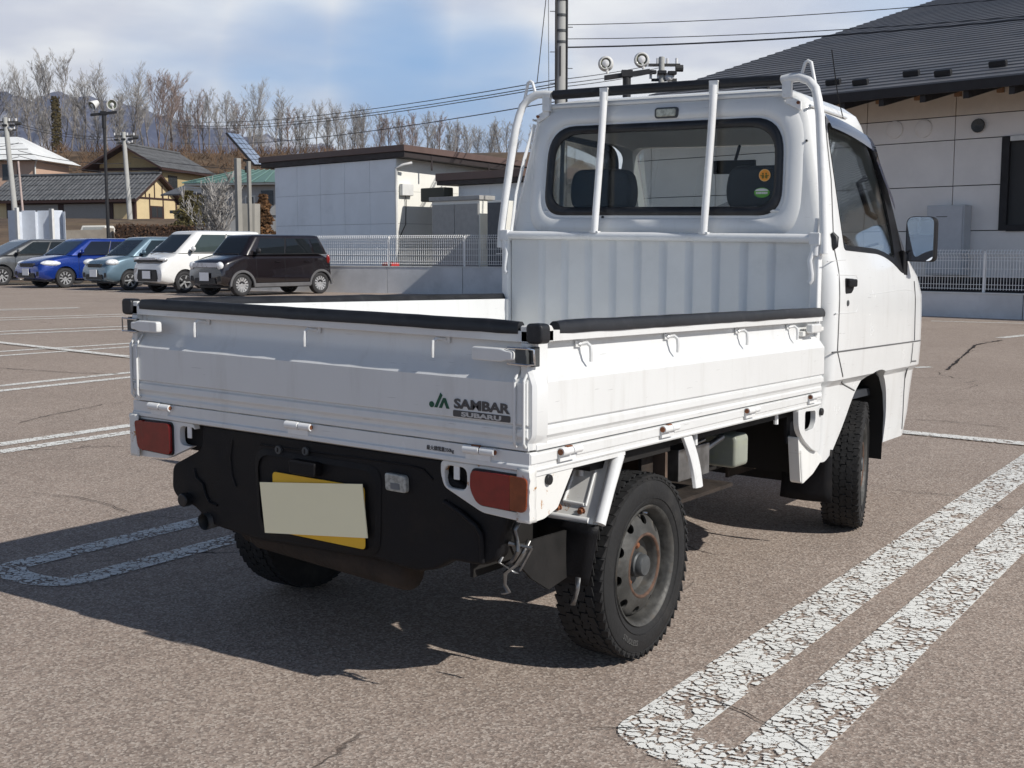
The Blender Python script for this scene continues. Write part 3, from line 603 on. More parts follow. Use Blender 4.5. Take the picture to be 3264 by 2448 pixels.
# grooves between the panels
SEAM = mat('panel_gap', (.12, .12, .12), .8)
def sidepath(pts, off=.0006): 
    out = []
    for i, (y, z) in enumerate(pts):
        if i:
            y0, z0 = pts[i-1]; n = max(1, int(sqrt((y-y0)**2+(z-z0)**2)/.04))
            for k in range(1, n+1): t = k/n; out.append((y0+(y-y0)*t, z0+(z-z0)*t))
        else: out.append((y, z))
    return out
def onside(y, z, s=1, off=0):
    y1 = ip(YF, z); rf = ip(RF, z); w = xs(z); x = w
    if y > y1-rf:
        d = min((y-(y1-rf))/rf, 1); x = w-rf+rf*sqrt(max(0, 1-d*d))
    return Vector((s*(x+off), y, z))
for s in (-1, 1):
    g = MB()
    for pts in ([(2.155, 1.69), (2.135, 1.60), (2.100, 1.45), (2.062, 1.36), (2.010, 1.24), (1.995, 1.20), (1.990, .99), (1.984, .823), (1.990, .815), (2.062, .728), (2.10, .700), (2.285, .655)],
                [(2.945, 1.08), (2.962, 1.0), (2.972, .825)], [(1.930, .8215), (3.07, .8205)], [(2.950, .815), (2.945, .735), (3.02, .732)], [(2.943, .733), (2.95, .70), (2.99, .43)]):
        g.tube([onside(y, z, s) for y, z in sidepath(pts)], .0032, 6)
    for a, b in ((1.97, 2.19), (1.97, 2.19)): pass
    tb(g, 'door_seam', SEAM, sm=60)
    g = MB()
    g.tube([onside(y, z, s, -.0008) for y, z in sidepath([(1.975, 1.101), (2.180, 1.101), (2.195, 1.09), (2.195, 1.075)])], .0022, 5)
    g.tube([onside(y, z, s, -.0008) for y, z in sidepath([(1.955, .962), (2.180, .962), (2.198, .975), (2.200, .990)])], .0022, 5)
    g.tube([onside(y, z, s, -.0006) for y, z in sidepath([(1.90, 1.148), (1.985, 1.153), (2.10, 1.157)])], .002, 5)
    g.tube([onside(y, z, s, -.0010) for y, z in sidepath([(2.35, 1.028), (2.80, 1.045), (2.93, 1.04), (2.95, 1.03)])], .0022, 5)
    tb(g, 'pressed_line', WHITE, sm=60)
    # door handle and lock
    h = tb(MB().prism([(s*(.7385), y, z) for y, z in rpoly([(2.056, 1.090), (2.150, 1.088), (2.150, 1.052), (2.125, 1.034), (2.056, 1.032)], .010)], (-s*.012, 0, 0)), 'handle_recess', BLACKP, bev=.002)
    tb(MB().box(s*.734, s*.752, 2.062, 2.150, 1.058, 1.087), 'door_handle', BLACKP, h, bev=.006, seg=3)
    tb(MB().tube([(s*.735, 2.083, .998), (s*.741, 2.083, .998)], .011, 14), 'door_lock', HUB, h, bev=.001)
    tb(MB().sphere((s*.708, 3.045, .775), .020, 12, 8, (.6, .8, 1.2)), 'side_repeater', ORANGE)
    # window: black frame, pane, smoked visor
    def ssurf(y, z, off=0): return (s*(xs(z)+off), y, z)
    inner_ = rpoly([(2.185, 1.655), (2.645, 1.640), (2.700, 1.590), (2.740, 1.460), (2.757, 1.30), (2.742, 1.175), (2.70, 1.178), (2.62, 1.195), (2.50, 1.208), (2.125, 1.213)], [.03, .04, .04, .1, .1, .02, .02, .04, .03, .02])
    outr = SW
    n_ = 110
    def resamp(P, n):
        P = [Vector(p) for p in P]; L = [0]
        for i in range(len(P)): L.append(L[-1]+(P[(i+1) % len(P)]-P[i]).length)
        out = []; j = 0
        for k in range(n):
            d = L[-1]*k/n
            while L[j+1] < d: j += 1
            t = (d-L[j])/max(1e-9, L[j+1]-L[j]); out.append(P[j].lerp(P[(j+1) % len(P)], t))
        return out
    A = resamp(outr, n_); B = resamp(inner_, n_)
    g = MB().loft([[ssurf(y, z, -.016) for y, z in A], [ssurf(y, z, .002) for y, z in A], [ssurf(y, z, -.004) for y, z in B], [ssurf(y, z, -.016) for y, z in B]], True, False)
    fr = tb(g, 'window_frame', BLACKP, sm=40)
    ys = [2.09+.70*i/14 for i in range(15)]
    g = MB().prism([ssurf(y, z, -.014) for y, z in B], (s*.003, 0, 0)); tb(g, 'side_window', GLASS, sm=0)
    # A-pillar inner trim
    rows = []
    for k in range(9):
        t = k/8; y = 2.14+.53*t; zt = 1.700-.014*t*t*3; 
        rows.append([(s*(xs(zt)+.006), y, zt), (s*(xs(zt-.03)+.020), y, zt-.030), (s*(xs(zt-.062)+.024), y+.002, zt-.062+.010*(1-t))])
    for k in range(1, 8):
        t = k/7; y = 2.67+.155*t; zt = 1.658-.23*t
        rows.append([(s*(xs(zt)+.006), y+.01, zt), (s*(xs(zt-.02)+.020), y-.014*t-.01, zt-.030), (s*(xs(zt-.04)+.022), y-.035, zt-.055)])
    tb(MB().grid(rows), 'window_visor', SMOKE, sm=60)
    g = MB().tube([(s*(xs(1.24)+.002), 1.990, 1.252), (s*(xs(1.23)+.010), 1.998, 1.235), (s*(xs(1.21)+.010), 1.986, 1.205), (s*(xs(1.2)+.0), 1.982, 1.19)], [.008, .014, .012, .004], 8)
    tb(g, 'rubber_stop', RUBBER, sm=60)
    # mirror
    ma = tb(MB().prism([(s*(xs(1.18)-.004), y, z) for y, z in ((2.80, 1.21), (2.855, 1.19), (2.86, 1.105), (2.835, 1.075), (2.80, 1.10))], (s*.022, 0, 0)), 'mirror_arm', BLACKP, bev=.006)
    mp_ = rpoly([(.722, 1.163), (.842, 1.163), (.842, 1.352), (.722, 1.352)], [.016, .024, .03, .035], 6)
    tb(MB().prism([(s*x, 2.850, z) for x, z in mp_], (0, .050, 0)), 'mirror_shell', BLACKP, ma, bev=.010, seg=3)
    cx, cz = .782, 1.2575
    mg = [(cx+(x-cx)*.945, cz+(z-cz)*.965) for x, z in mp_]
    if s > 0:
        tb(MB().prism([(x, 2.8385+(x-cx)*-.10, z) for x, z in mg], (0, .004, 0)), 'mirror_glass', MIRR, ma)
        # ring that carries the glass
        tb(MB().loft([[(x, 2.850, z) for x, z in mp_], [(x, 2.842, z) for x, z in [(cx+(x-cx)*.985, cz+(z-cz)*.985) for x, z in mp_]], [(x, 2.8405+(x-cx)*-.1, z) for x, z in mg]], True, False), 'mirror_rim', BLACKP, ma, sm=40)
    # roof edge rain gutter strip
    g = MB().tube([(s*(xs(1.71)+.004), y, 1.712-.02*max(0, (y-2.5))**2*8) for y in (2.0, 2.1, 2.3, 2.4)], .005, 6); tb(g, 'rain_gutter', WHITE, sm=60)
# sill behind the front wheel, hatch plate behind it
for s in (-1, 1):
    g = MB().prism([(s*.704, y, z) for y, z in rpoly([(1.700, .628), (1.925, .628), (1.925, .50), (1.915, .455), (1.850, .470), (1.76, .515), (1.705, .560)], [.01, .004, .01, .02, .03, .03, .03])], (-s*.020, 0, 0))
    h = g.build('side_plate', WHITE, T, tf=shear)
    c1 = MB().prism([(s*.75, y, z) for y, z in rpoly([(1.765, .618), (1.872, .612), (1.872, .570), (1.850, .548), (1.765, .546)], .014)], (-s*.1, 0, 0)).build('c', DARK, tf=shear)
    cut(h, [c1], 30); b = h.modifiers.new('bevel', 'BEVEL'); b.width = .004; b.segments = 2; b.limit_method = 'ANGLE'
    tb(MB().box(s*.64, s*.65, 1.73, 1.90, .50, .63).tube([(s*.65, 1.80, .58), (s*.66, 1.84, .575)], .022, 12), 'plate_inside', BLACKP, h)
    tb(MB().tube([(s*.700, 1.918, .604), (s*.714, 1.918, .604)], .014, 14), 'rubber_plug', RUBBER, h, bev=.003)
    g = MB().prism([(s*.690, y, z) for y, z in rpoly([(1.74, .53), (1.93, .455), (2.0, .42), (1.90, .375), (1.80, .352), (1.775, .36)], .01)], (-s*.04, 0, 0)); g.tube([(s*.686, 1.765, .48), (s*.688, 1.775, .42), (s*.686, 1.79, .36)], .010, 8)
    tb(g, 'sill_bracket', WORN, sm=40, bev=.002)
# --- rear wall of the cab
gp = []
def rearY(z): return ip(YR, z)
n_ = len(RW)
def off(P, k, kz=None):
    kz = kz or k; return [((x)*(1+k/.50), 1.495+(z-1.495)*(1+kz/.16)) for x, z in P]
def rloft(specs, name, m, par=None, **k):
    return tb(MB().loft([[(x, rearY(z)+dy, z) for x, z in off(RW, o_)] for o_, dy in specs], True, False), name, m, par or T, **k)
rw = rloft([(.022, .030), (.022, -.004), (.012, -.011), (.0, -.010), (-.010, -.004), (-.012, .004)], 'rear_window_rubber', RUBBER, sm=50)
tb(MB().prism([(x, rearY(z)+.002, z) for x, z in off(RW, -.008)], (0, .004, 0)), 'rear_window', GLASSR, sm=0)
# pressed frame round the window
rloft([(.100, .002), (.088, -.008), (.055, -.010), (.040, -.009), (.028, .002)], 'window_pressing', WHITE, sm=60)
g = MB()
for x0, x1, z, r in ((-.42, -.12, 1.272, .006), (-.33, .40, 1.262, .004), (-.56, -.50, 1.330, .004), (.47, .56, 1.330, .004)): g.tube([(x0, rearY(z)+.002, z), ((x0*.9+x1*.1), rearY(z)-.003, z), ((x0+x1)/2, rearY(z)-.003, z-.001), (x0*.1+x1*.9, rearY(z)-.003, z), (x1, rearY(z)+.002, z)], r, 8, flat=1.4)
g.tube([(-.53, rearY(1.76)-.003, 1.762), (.53, rearY(1.76)-.003, 1.762)], .010, 8)
g.tube([(-.545, rearY(1.30)-.001, 1.30), (-.56, rearY(1.4)-.001, 1.42), (-.545, rearY(1.55)-.001, 1.57), (-.49, rearY(1.66)-.001, 1.675), (-.40, rearY(1.69), 1.697), (0, rearY(1.7), 1.702)], .006, 8)
g.tube([(.545, rearY(1.30)-.001, 1.30), (.56, rearY(1.4)-.001, 1.42), (.545, rearY(1.55)-.001, 1.57), (.49, rearY(1.66)-.001, 1.675), (.40, rearY(1.69), 1.697), (0, rearY(1.7), 1.702)], .006, 8)
tb(g, 'rear_wall_pressing', WHITE, sm=70)
tb(MB().prism([(x, rearY(1.71)-.016, z) for x, z in rpoly([(-.022, 1.690), (.080, 1.690), (.080, 1.732), (-.022, 1.732)], .014)], (0, .02, 0)), 'work_lamp_rim', HUB, bev=.004)
tb(MB().prism([(x, rearY(1.71)-.020, z) for x, z in rpoly([(-.014, 1.696), (.072, 1.696), (.072, 1.726), (-.014, 1.726)], .010)], (0, .01, 0)), 'work_lamp', LIGHTL, bev=.004)
for x, z, r in ((.495, 1.722, .012), (-.203, 1.712, .007), (.272, 1.72, .006), (-.235, 1.305, .006), (.60, 1.585, .004)): tb(MB().tube([(x, rearY(z)-.004, z), (x, rearY(z)+.004, z)], r, 14), 'rubber_plug', RUBBER)
# stickers on the inside of the glass
yq = rearY(1.46)-.003
def disc(cx, cz, rx, rz, y, n=28): return [(cx+rx*cos(2*pi*k/n), y, cz+rz*sin(2*pi*k/n)) for k in range(n)]
stk = tb(MB().prism(disc(.447, 1.462, .0225, .0225, yq), (0, .001, 0)), 'round_sticker', mat('orange_sticker', (.78, .30, .03), .5), sm=0)
g = MB()
for cx, cz, rx, rz in ((.440, 1.468, .0035, .0035), (.453, 1.468, .0035, .0035), (.4405, 1.457, .0050, .0075), (.4535, 1.457, .0050, .0075), (.4345, 1.461, .0045, .0016), (.4600, 1.461, .0045, .0016)): g.prism(disc(cx, cz, rx, rz, yq-.0012, 12), (0, .0008, 0))
tb(g, 'sticker_print', mat('olive_print', (.17, .13, .02), .6), stk, sm=0)
tb(MB().loft([disc(.447, 1.462, .0225, .0225, yq-.0006), disc(.447, 1.462, .0205, .0205, yq-.0006)], True, False), 'sticker_border', mat('pale_orange_print', (.80, .52, .22), .6), stk, sm=0)
stk = tb(MB().prism(disc(.438, 1.398, .031, .0185, yq-.002), (0, .001, 0)), 'oval_sticker', mat('green_sticker', (.10, .33, .03), .5), sm=0)
g = MB().prism([(.438+.026*cos(a*pi/12), yq-.0032, 1.404+.0095*sin(a*pi/12)) for a in range(13)], (0, .0008, 0))
for k in range(8): g.box(.4155+.0058*k, .4155+.0058*k+.0040+.0006*(k % 3), yq-.0036, yq-.003, 1.3925+(k % 2)*.0006, 1.4005)
tb(g, 'sticker_print', TEXTL, stk, sm=0)
# --- corrugated front panel of the bed
rows = []; ribs = [-.515, -.403, -.291, -.179, -.067, .045, .157, .269, .381, .490]
xsn = [-.655]
pts = [(-.655, 0)]
for r in ribs: pts += [(r-.012, 0), (r-.006, -.006), (r-.001, -.0065), (r+.014, -.0055), (r+.021, -.001), (r+.026, .004), (r+.034, .001)]
pts += [(.655, 0)]
tb(MB().grid([[(x, 1.918+d, .70) for x, d in pts], [(x, 1.918+d, 1.19) for x, d in pts], [(x, 1.918+d*.3, 1.214) for x, d in pts], [(x, 1.93, 1.222) for x, d in pts]]), 'corrugated_panel', GALV, sm=50)
# --- headache guard
g = MB().tube([(-.665, 1.902, 1.229), (.665, 1.902, 1.229)], .0165, 14); G_ = tb(g, 'guard_rail', WHITET, sm=60)
def flatbar(p0, p1, w, t, mb):
    mb.obox((Vector(p0)+Vector(p1))/2, Vector((w/2, 0, 0)), Vector((0, t/2, 0)), (Vector(p1)-Vector(p0))/2)
for x in (-.2385, .2385):
    g = MB().tube([(x, 1.895, 1.24), (x, 1.905, 1.33), (x, 1.945, 1.62), (x, 1.957, 1.735), (x, 1.962, 1.80)], [.0135, .0145, .0145, .015, .0165], 10)
    g.obox((x, 1.960, 1.792), (.018, 0, 0), (0, .003, 0), (0, 0, .022)).obox((x, 1.97, 1.815), (.018, 0, 0), (0, .014, 0), (0, 0, .003))
    g.obox((x, 1.898, 1.245), (.019, 0, 0), (0, .012, 0), (0, 0, .003))
    tb(g, 'guard_bar', WHITET, sm=40)
tb(MB().tube([(-.488, 1.985, 1.806), (-.24, 1.985, 1.808), (0, 1.985, 1.809), (.24, 1.985, 1.809), (.498, 1.985, 1.807)], .0195, 16), 'guard_padding', RUBBER, sm=60)
for s in (-1, 1):
    path = [(s*.498, 1.985, 1.807), (s*.530, 1.985, 1.812), (s*.570, 1.980, 1.812), (s*.608, 1.975, 1.796), (s*.634, 1.968, 1.766), (s*.647, 1.960, 1.725), (s*.659, 1.952, 1.67), (s*.676, 1.935, 1.52), (s*.691, 1.922, 1.38), (s*.702, 1.910, 1.25), (s*.705, 1.908, 1.175)]
    tb(MB().tube(path, .0165, 14), 'guard_tube', WHITET, sm=60)
    tb(MB().tube([(s*.575, 1.978, 1.815), (s*.590, 1.976, 1.862), (s*.600, 1.976, 1.868), (s*.612, 1.976, 1.862), (s*.632, 1.974, 1.775)], .0065, 8), 'guard_loop', WHITET, sm=60)
    g = MB().obox((s*.522, 1.982, 1.775), (.018, 0, 0), (0, .010, 0), (0, 0, .034)).obox((s*.545, 1.990, 1.725), (.030, 0, .014*-s), (0, .006, 0), (0, 0, .016))
    tb(g, 'guard_mount', WHITET, bev=.003)
    tb(MB().tube([(s*.566, 1.975, 1.722), (s*.566, 1.99, 1.722)], .006, 6), 'mount_bolt', RUST)
    g = MB().tube([(s*.655, 1.915, 1.232), (s*.643, 1.935, 1.40), (s*.615, 1.955, 1.55), (s*.578, 1.975, 1.69)], .010, 8, flat=.6) if s < 0 else MB().tube([(s*.668, 1.912, 1.232), (s*.668, 1.93, 1.30)], .009, 8)
    tb(g, 'guard_stay', WHITET, sm=60)
    g = MB().box(s*.655, s*.695, 1.885, 1.93, 1.205, 1.250).tube([(s*.675, 1.905, 1.21), (s*.675, 1.905, 1.165)], .019, 12)
    tb(g, 'rail_clamp', WHITET, bev=.004)
    g = MB().tube([(s*.672, 1.895, 1.20), (s*.660, 1.885, 1.15), (s*.668, 1.885, 1.10), (s*.668, 1.885, 1.08), (s*.660, 1.885, 1.07)], .006, 8, flat=1.6)
    tb(g, 'clamp_hook', WHITET, sm=60)
    g = MB().box(s*.658, s*.692, 1.895, 1.93, .69, 1.20); tb(g, 'gate_post', WHITET, bev=.006)
    g = MB().box(s*.650, s*.672, 1.885, 1.895, .86, .96); tb(g, 'post_plate', WHITET, bev=.002)
# aerial
tb(MB().tube([(.607, 2.35, 1.705), (.600, 2.30, 1.79), (.600, 2.22, 1.945)], .0022, 6), 'aerial', BLACKP)
# --- inside the cab
tb(MB().box(-.64, .64, 2.0, 3.0, .60, .63), 'cab_floor', INT)
tb(MB().box(-.60, .60, 2.82, 3.05, .85, 1.115).sphere((0, 2.84, 1.10), .6, 18, 8, (1, .12, .06)), 'dashboard', INT, bev=.02)
for x in (-.36, .36):
    g = MB().prism([(x-.24, y, z) for y, z in rpoly([(2.10, .80), (2.16, 1.26), (2.24, 1.27), (2.26, .92), (2.62, .90), (2.62, .80)], .05)], (.48, 0, 0)); se = tb(g, 'seat', SEAT, bev=.02)
    hp = [(xx, z) for xx, z in rpoly([(x-.135, 1.345), (x+.135, 1.345), (x+.15, 1.42), (x+.13, 1.515), (x-.13, 1.515), (x-.15, 1.42)], .045)]
    tb(MB().prism([(a, 2.13, z) for a, z in hp], (0, .10, 0)), 'headrest', SEAT, se, bev=.025, seg=3)
    tb(MB().tube([(x-.08, 2.18, 1.25), (x-.085, 2.18, 1.37)], .006, 6).tube([(x+.08, 2.18, 1.25), (x+.085, 2.18, 1.37)], .006, 6), 'headrest_stem', STEEL, se)
wh = MB(); c = Vector((.36, 2.66, 1.17)); ax = Vector((0, -.55, .83)).normalized(); u1 = Vector((1, 0, 0)); u2 = ax.cross(u1)
wh.tube([c+(u1*cos(t*pi/14)+u2*sin(t*pi/14))*.19 for t in range(29)], .014, 8); wh.tube([c-u1*.18, c-ax*.02, c+u1*.18], .012, 6).tube([c, c-ax*.35], .03, 8)
tb(wh, 'steering_wheel', BLACKP, sm=60)
tb(MB().box(-.10, .10, 2.70, 2.715, 1.53, 1.59).tube([(0, 2.71, 1.58), (0, 2.76, 1.66)], .008, 6), 'rear_view_mirror', BLACKP, bev=.008)
for s in (-1, 1):
    tb(MB().tube([(s*.578, 2.20, 1.66), (s*.60, 2.22, 1.30), (s*.62, 2.15, .95)], .018, 4, flat=.15), 'seat_belt', INTL)
    tb(MB().tube([(s*.60, 2.68, 1.50), (s*.575, 2.66, 1.48), (s*.60, 2.72, 1.36), (s*.63, 2.74, 1.34)], .013, 8), 'grab_handle', BLACKP, sm=60)
g = MB().prism([(x, 0, z) for x, z in rpoly([(-.60, 1.20), (.60, 1.20), (.52, 1.66), (-.52, 1.66)], .06)], (0, .004, 0))
g.v = [(v[0], ip(YF, v[2])+v[1]-.02+.03*(1-(v[0]/.6)**2), v[2]) for v in g.v]; tb(g, 'windscreen', GLASS, sm=0)
tb(MB().tube([(.56, 3.00, 1.24), (.50, 2.99, 1.22), (-.1, 3.10, 1.21)], .006, 6), 'wiper', BLACKP)
for s in (-1, 1):
    tb(MB().sphere((s*.52, 3.235, .82), .085, 16, 8, (1.2, .45, .9)), 'headlamp', CLEARL)
tb(MB().box(-.55, .55, 3.12, 3.315, .42, .58), 'front_bumper', WHITE, bev=.04, seg=4)
# ================================================================== GROUND AND MARKINGS
def asphalt():
    m = bpy.data.materials.new('worn_asphalt'); m.use_nodes = True; t = m.node_tree; p = t.nodes['Principled BSDF']
    c = N(t, 'ShaderNodeTexCoord').outputs['Object']
    def noi(sc, det=3, ro=.5):
        n = N(t, 'ShaderNodeTexNoise'); n.inputs['Scale'].default_value = sc; n.inputs['Detail'].default_value = det; n.inputs['Roughness'].default_value = ro
        t.links.new(c, n.inputs['Vector']); return n.outputs[0]
    v = N(t, 'ShaderNodeTexVoronoi'); v.inputs['Scale'].default_value = 150; t.links.new(c, v.inputs['Vector'])
    sv = N(t, 'ShaderNodeSeparateColor'); t.links.new(v.outputs['Color'], sv.inputs[0])
    base = mixc(t, mrange(t, noi(.6, 5, .6), .3, .7), (.345, .275, .228), (.425, .345, .290))
    base = mixc(t, mrange(t, noi(7, 5, .65), .35, .7, 0, .55), base, (.295, .236, .196))
    base = mixc(t, mrange(t, noi(.22, 6, .65), .50, .72, 0, .5), base, (.245, .197, .165))
    base = mixc(t, mrange(t, noi(1.7, 6, .7), .60, .78, 0, .45), base, (.205, .162, .135))
    g1 = mixc(t, mrange(t, sv.outputs[0], .62, .72, 0, .56), base, (.60, .53, .46))       # pale aggregate
    g2 = mixc(t, mrange(t, sv.outputs[1], .60, .68, 0, .56), g1, (.13, .104, .09))       # dark pits
    g3 = mixc(t, mrange(t, noi(260, 2), .45, .70, 0, .5), g2, (.16, .13, .112))
    # hair cracks
    dn = N(t, 'ShaderNodeTexNoise'); dn.inputs['Scale'].default_value = 2.2; dn.inputs['Detail'].default_value = 6; t.links.new(c, dn.inputs['Vector'])
    dv = N(t, 'ShaderNodeVectorMath', operation='SCALE'); t.links.new(dn.outputs['Color'], dv.inputs[0]); dv.inputs['Scale'].default_value = .55
    ad = N(t, 'ShaderNodeVectorMath', operation='ADD'); t.links.new(c, ad.inputs[0]); t.links.new(dv.outputs[0], ad.inputs[1])
    vc = N(t, 'ShaderNodeTexVoronoi', feature='DISTANCE_TO_EDGE'); vc.inputs['Scale'].default_value = .34; t.links.new(ad.outputs[0], vc.inputs['Vector'])
    cr = mth(t, 'MULTIPLY', mrange(t, vc.outputs[0], .0006, .0035, 1, 0), mrange(t, noi(.8, 3), .53, .62))
    g4 = mixc(t, mth(t, 'MULTIPLY', cr, .85), g3, (.035, .026, .022))
    t.links.new(g4, p.inputs['Base Color']); p.inputs['Roughness'].default_value = .9; p.inputs['Specular IOR Level'].default_value = .25
    b = N(t, 'ShaderNodeBump'); b.inputs['Strength'].default_value = .36; b.inputs['Distance'].default_value = .0028
    t.links.new(mth(t, 'SUBTRACT', mth(t, 'ADD', v.outputs['Distance'], mth(t, 'MULTIPLY', noi(90, 3), .8)), mth(t, 'MULTIPLY', cr, 2)), b.inputs['Height']); t.links.new(b.outputs[0], p.inputs['Normal'])
    return m
ASPH = asphalt()
def roadpaint(fine=1.0, wear=.5):
    m = bpy.data.materials.new('cracked_road_paint'); m.use_nodes = True; t = m.node_tree; p = t.nodes['Principled BSDF']
    c = N(t, 'ShaderNodeTexCoord').outputs['Object']
    dn = N(t, 'ShaderNodeTexNoise'); dn.inputs['Scale'].default_value = 26; dn.inputs['Detail'].default_value = 5; t.links.new(c, dn.inputs['Vector'])
    dv = N(t, 'ShaderNodeVectorMath', operation='SCALE'); t.links.new(dn.outputs['Color'], dv.inputs[0]); dv.inputs['Scale'].default_value = .045
    ad = N(t, 'ShaderNodeVectorMath', operation='ADD'); t.links.new(c, ad.inputs[0]); t.links.new(dv.outputs[0], ad.inputs[1])
    v = N(t, 'ShaderNodeTexVoronoi', feature='DISTANCE_TO_EDGE'); v.inputs['Scale'].default_value = 36*fine; v.inputs['Randomness'].default_value = 1
    mp_ = N(t, 'ShaderNodeMapping'); mp_.inputs['Scale'].default_value = (.85, 1.12, 1); mp_.inputs['Rotation'].default_value = (0, 0, .45); t.links.new(ad.outputs[0], mp_.inputs[0]); t.links.new(mp_.outputs[0], v.inputs['Vector'])
    n2 = N(t, 'ShaderNodeTexNoise'); n2.inputs['Scale'].default_value = 9; n2.inputs['Detail'].default_value = 7; n2.inputs['Roughness'].default_value = .7; t.links.new(c, n2.inputs['Vector'])
    n3 = N(t, 'ShaderNodeTexNoise'); n3.inputs['Scale'].default_value = 240; n3.inputs['Detail'].default_value = 2; t.links.new(c, n3.inputs['Vector'])
    w = mth(t, 'ADD', mth(t, 'MULTIPLY', mrange(t, n2.outputs[0], .35, .72, .0, 1), .19*wear*2), mth(t, 'MULTIPLY', n3.outputs[0], .05))
    on = mth(t, 'GREATER_THAN', mth(t, 'ADD', v.outputs['Distance'], mth(t, 'MULTIPLY', mth(t, 'SUBTRACT', n3.outputs[0], .5), .35)), mth(t, 'SUBTRACT', w, .012))
    on = mth(t, 'MULTIPLY', on, mth(t, 'LESS_THAN', mth(t, 'MULTIPLY', n3.outputs[0], mth(t, 'ADD', n2.outputs[0], .5)), .66+.1*(1-wear)))
    col = mixc(t, n2.outputs[0], (.74, .74, .70), (.88, .88, .84)); t.links.new(col, p.inputs['Base Color']); p.inputs['Roughness'].default_value = .75
    tr = N(t, 'ShaderNodeBsdfTransparent'); mx_ = N(t, 'ShaderNodeMixShader'); t.links.new(on, mx_.inputs[0]); t.links.new(tr.outputs[0], mx_.inputs[1]); t.links.new(p.outputs[0], mx_.inputs[2])
    t.links.new(mx_.outputs[0], t.nodes['Material Output'].inputs[0]); return m
RP = roadpaint(1, .5); RPF = roadpaint(.8, .25)

MB().add([(-4500, -1500, -.05), (2000, -1500, -.05), (2000, 4500, -.05), (-4500, 4500, -.05)], [(0, 1, 2, 3)]).build('ground', mat('dry_ground', (.13, .105, .07), .95, var=.3, vs=.05), sm=0, kind='structure')
def gq(lat, d, z=0): return Vector((CP.x, CP.y, 0))+FG*d+R_*lat+Vector((0, 0, z))
lot = [gq(-60, -40), gq(60, -40), gq(60, 15), gq(9.4, 18.5), gq(.4, 27.2), gq(.4, 29.7), gq(-7.4, 33.4), gq(-11, 40), gq(-60, 46)]
MB().add([tuple(v) for v in lot], [tuple(range(len(lot)))]).build('parking_lot', ASPH, sm=0, kind='structure')
def bayU(x0, x1, y0, y1, w=.115, wr=.155, mat_=RP, z=.004, both=False):
    """a long U of paint between two bays: stripe, rounded end, stripe"""
    g = MB(); n = 14; cx = (x0+x1)/2; R = (x1-x0)/2; r = R-w
    outer = [(cx-R, y1)]+[(cx-R*cos(pi*i/n), y0+R*.62-R*.62*sin(pi*i/n)) for i in range(n+1)]+[(cx+R, y1)]
    inn = [(cx-r, y1)]+[(cx-r*cos(pi*i/n), y0+R*.62-(R*.62-w*.92)*sin(pi*i/n)) for i in range(n+1)]+[(cx+r, y1)]
    g.grid([[(x, y, z) for x, y in outer], [(x, y, z) for x, y in inn]])
    return g
bays = [(.862, 1.325, .02, 5.0, RP), (-1.705, -1.235, .06, 5.1, RP), (-4.215, -3.86, .1, 5.3, RPF), (-6.99, -6.54, .1, 5.6, RPF)]
for i, (x0, x1, y0, y1, m) in enumerate(bays):
    bayU(x0, x1, y0, y1, .175 if i == 0 else .118, mat_=m).build('parking_line', m, sm=0, kind='structure')
def strip2(p, q, w, m, name='parking_line', z=.0085):
    p = Vector((*p, z)); q = Vector((*q, z)); d = (q-p).normalized(); s = Vector((-d.y, d.x, 0))*w/2
    n = max(1, int((q-p).length/2)); g = MB().grid([[tuple(p.lerp(q, i/n)+s) for i in range(n+1)], [tuple(p.lerp(q, i/n)-s) for i in range(n+1)]]); g.build(name, m, sm=0, kind='structure')
strip2((5.0, 4.78), (-8.23, 5.85), .13, RPF); strip2((-8.23, 5.85), (-14, 6.6), .13, RPF, z=.0125)
for pts, w in ((((-10.1, 5.0), (-9.6, 8.6), (-9.3, 11.5)), .11), (((-9.58, 4.7), (-9.25, 8), (-9.0, 11.3)), .11), (((-13.3, 6.6), (-12.5, 9.3), (-12.1, 11.3)), .13), (((-12.75, 6.4), (-12.0, 8.8), (-11.6, 11.2)), .13),
               (((-16.5, 8.4), (-15.35, 11.4), (-15.1, 12.2)), .13), (((-15.9, 8.1), (-14.8, 11.0), (-14.6, 11.8)), .13), (((-19.2, 10), (-18.15, 12.4)), .16), (((-18.75, 9.8), (-17.95, 12.3)), .10)):
    for a, b in zip(pts, pts[1:]): strip2(a, b, w, RPF, z=.0045)
strip2((-1.25, 14.0), (-.9, 15.4), .14, RPF, z=.0045); strip2((-1.05, 9.40), (-.93, 9.56), .10, RPF, z=.0045); strip2((-.9, 19.5-2.0), (-3, 17.3), .1, RPF, z=.0045)
# faint stop lines in front of the parked cars
for px, d in ((230, 33.5), (350, 31.5), (470, 30.0)): 
    a = gnd(px, d); strip2((a.x, a.y), tuple((a+FG*.1+R_*1.6)[:2]), .12, RPF, z=.0045)
# the long open cracks one can follow
CRK = mat('open_crack', (.022, .017, .015), .95, var=.3, vs=30)
def crack(pts, w, seed):
    rr = random.Random(seed); P = []
    for (a, b) in zip(pts, pts[1:]):
        a = Vector((*a, 0)); b = Vector((*b, 0)); n = max(2, int((b-a).length/.045)); s = Vector((-(b-a).y, (b-a).x, 0)).normalized()
        P += [a.lerp(b, i/n)+s*rr.gauss(0, .007) for i in range(n)]
    L = []; R2 = []
    for i, p in enumerate(P):
        d = (P[min(i+1, len(P)-1)]-P[max(i-1, 0)]).normalized(); s = Vector((-d.y, d.x, 0)); k = w*rr.uniform(.25, 1)*(.2 if i in (0, len(P)-1) else 1)
        L.append(p+s*k+Vector((0, 0, .0058))); R2.append(p-s*k+Vector((0, 0, .0058)))
    MB().grid([L, R2]).build('asphalt_crack', CRK, sm=0, kind='structure')
def hp(*a): return [tuple(hit(*p)[:2]) for p in a]
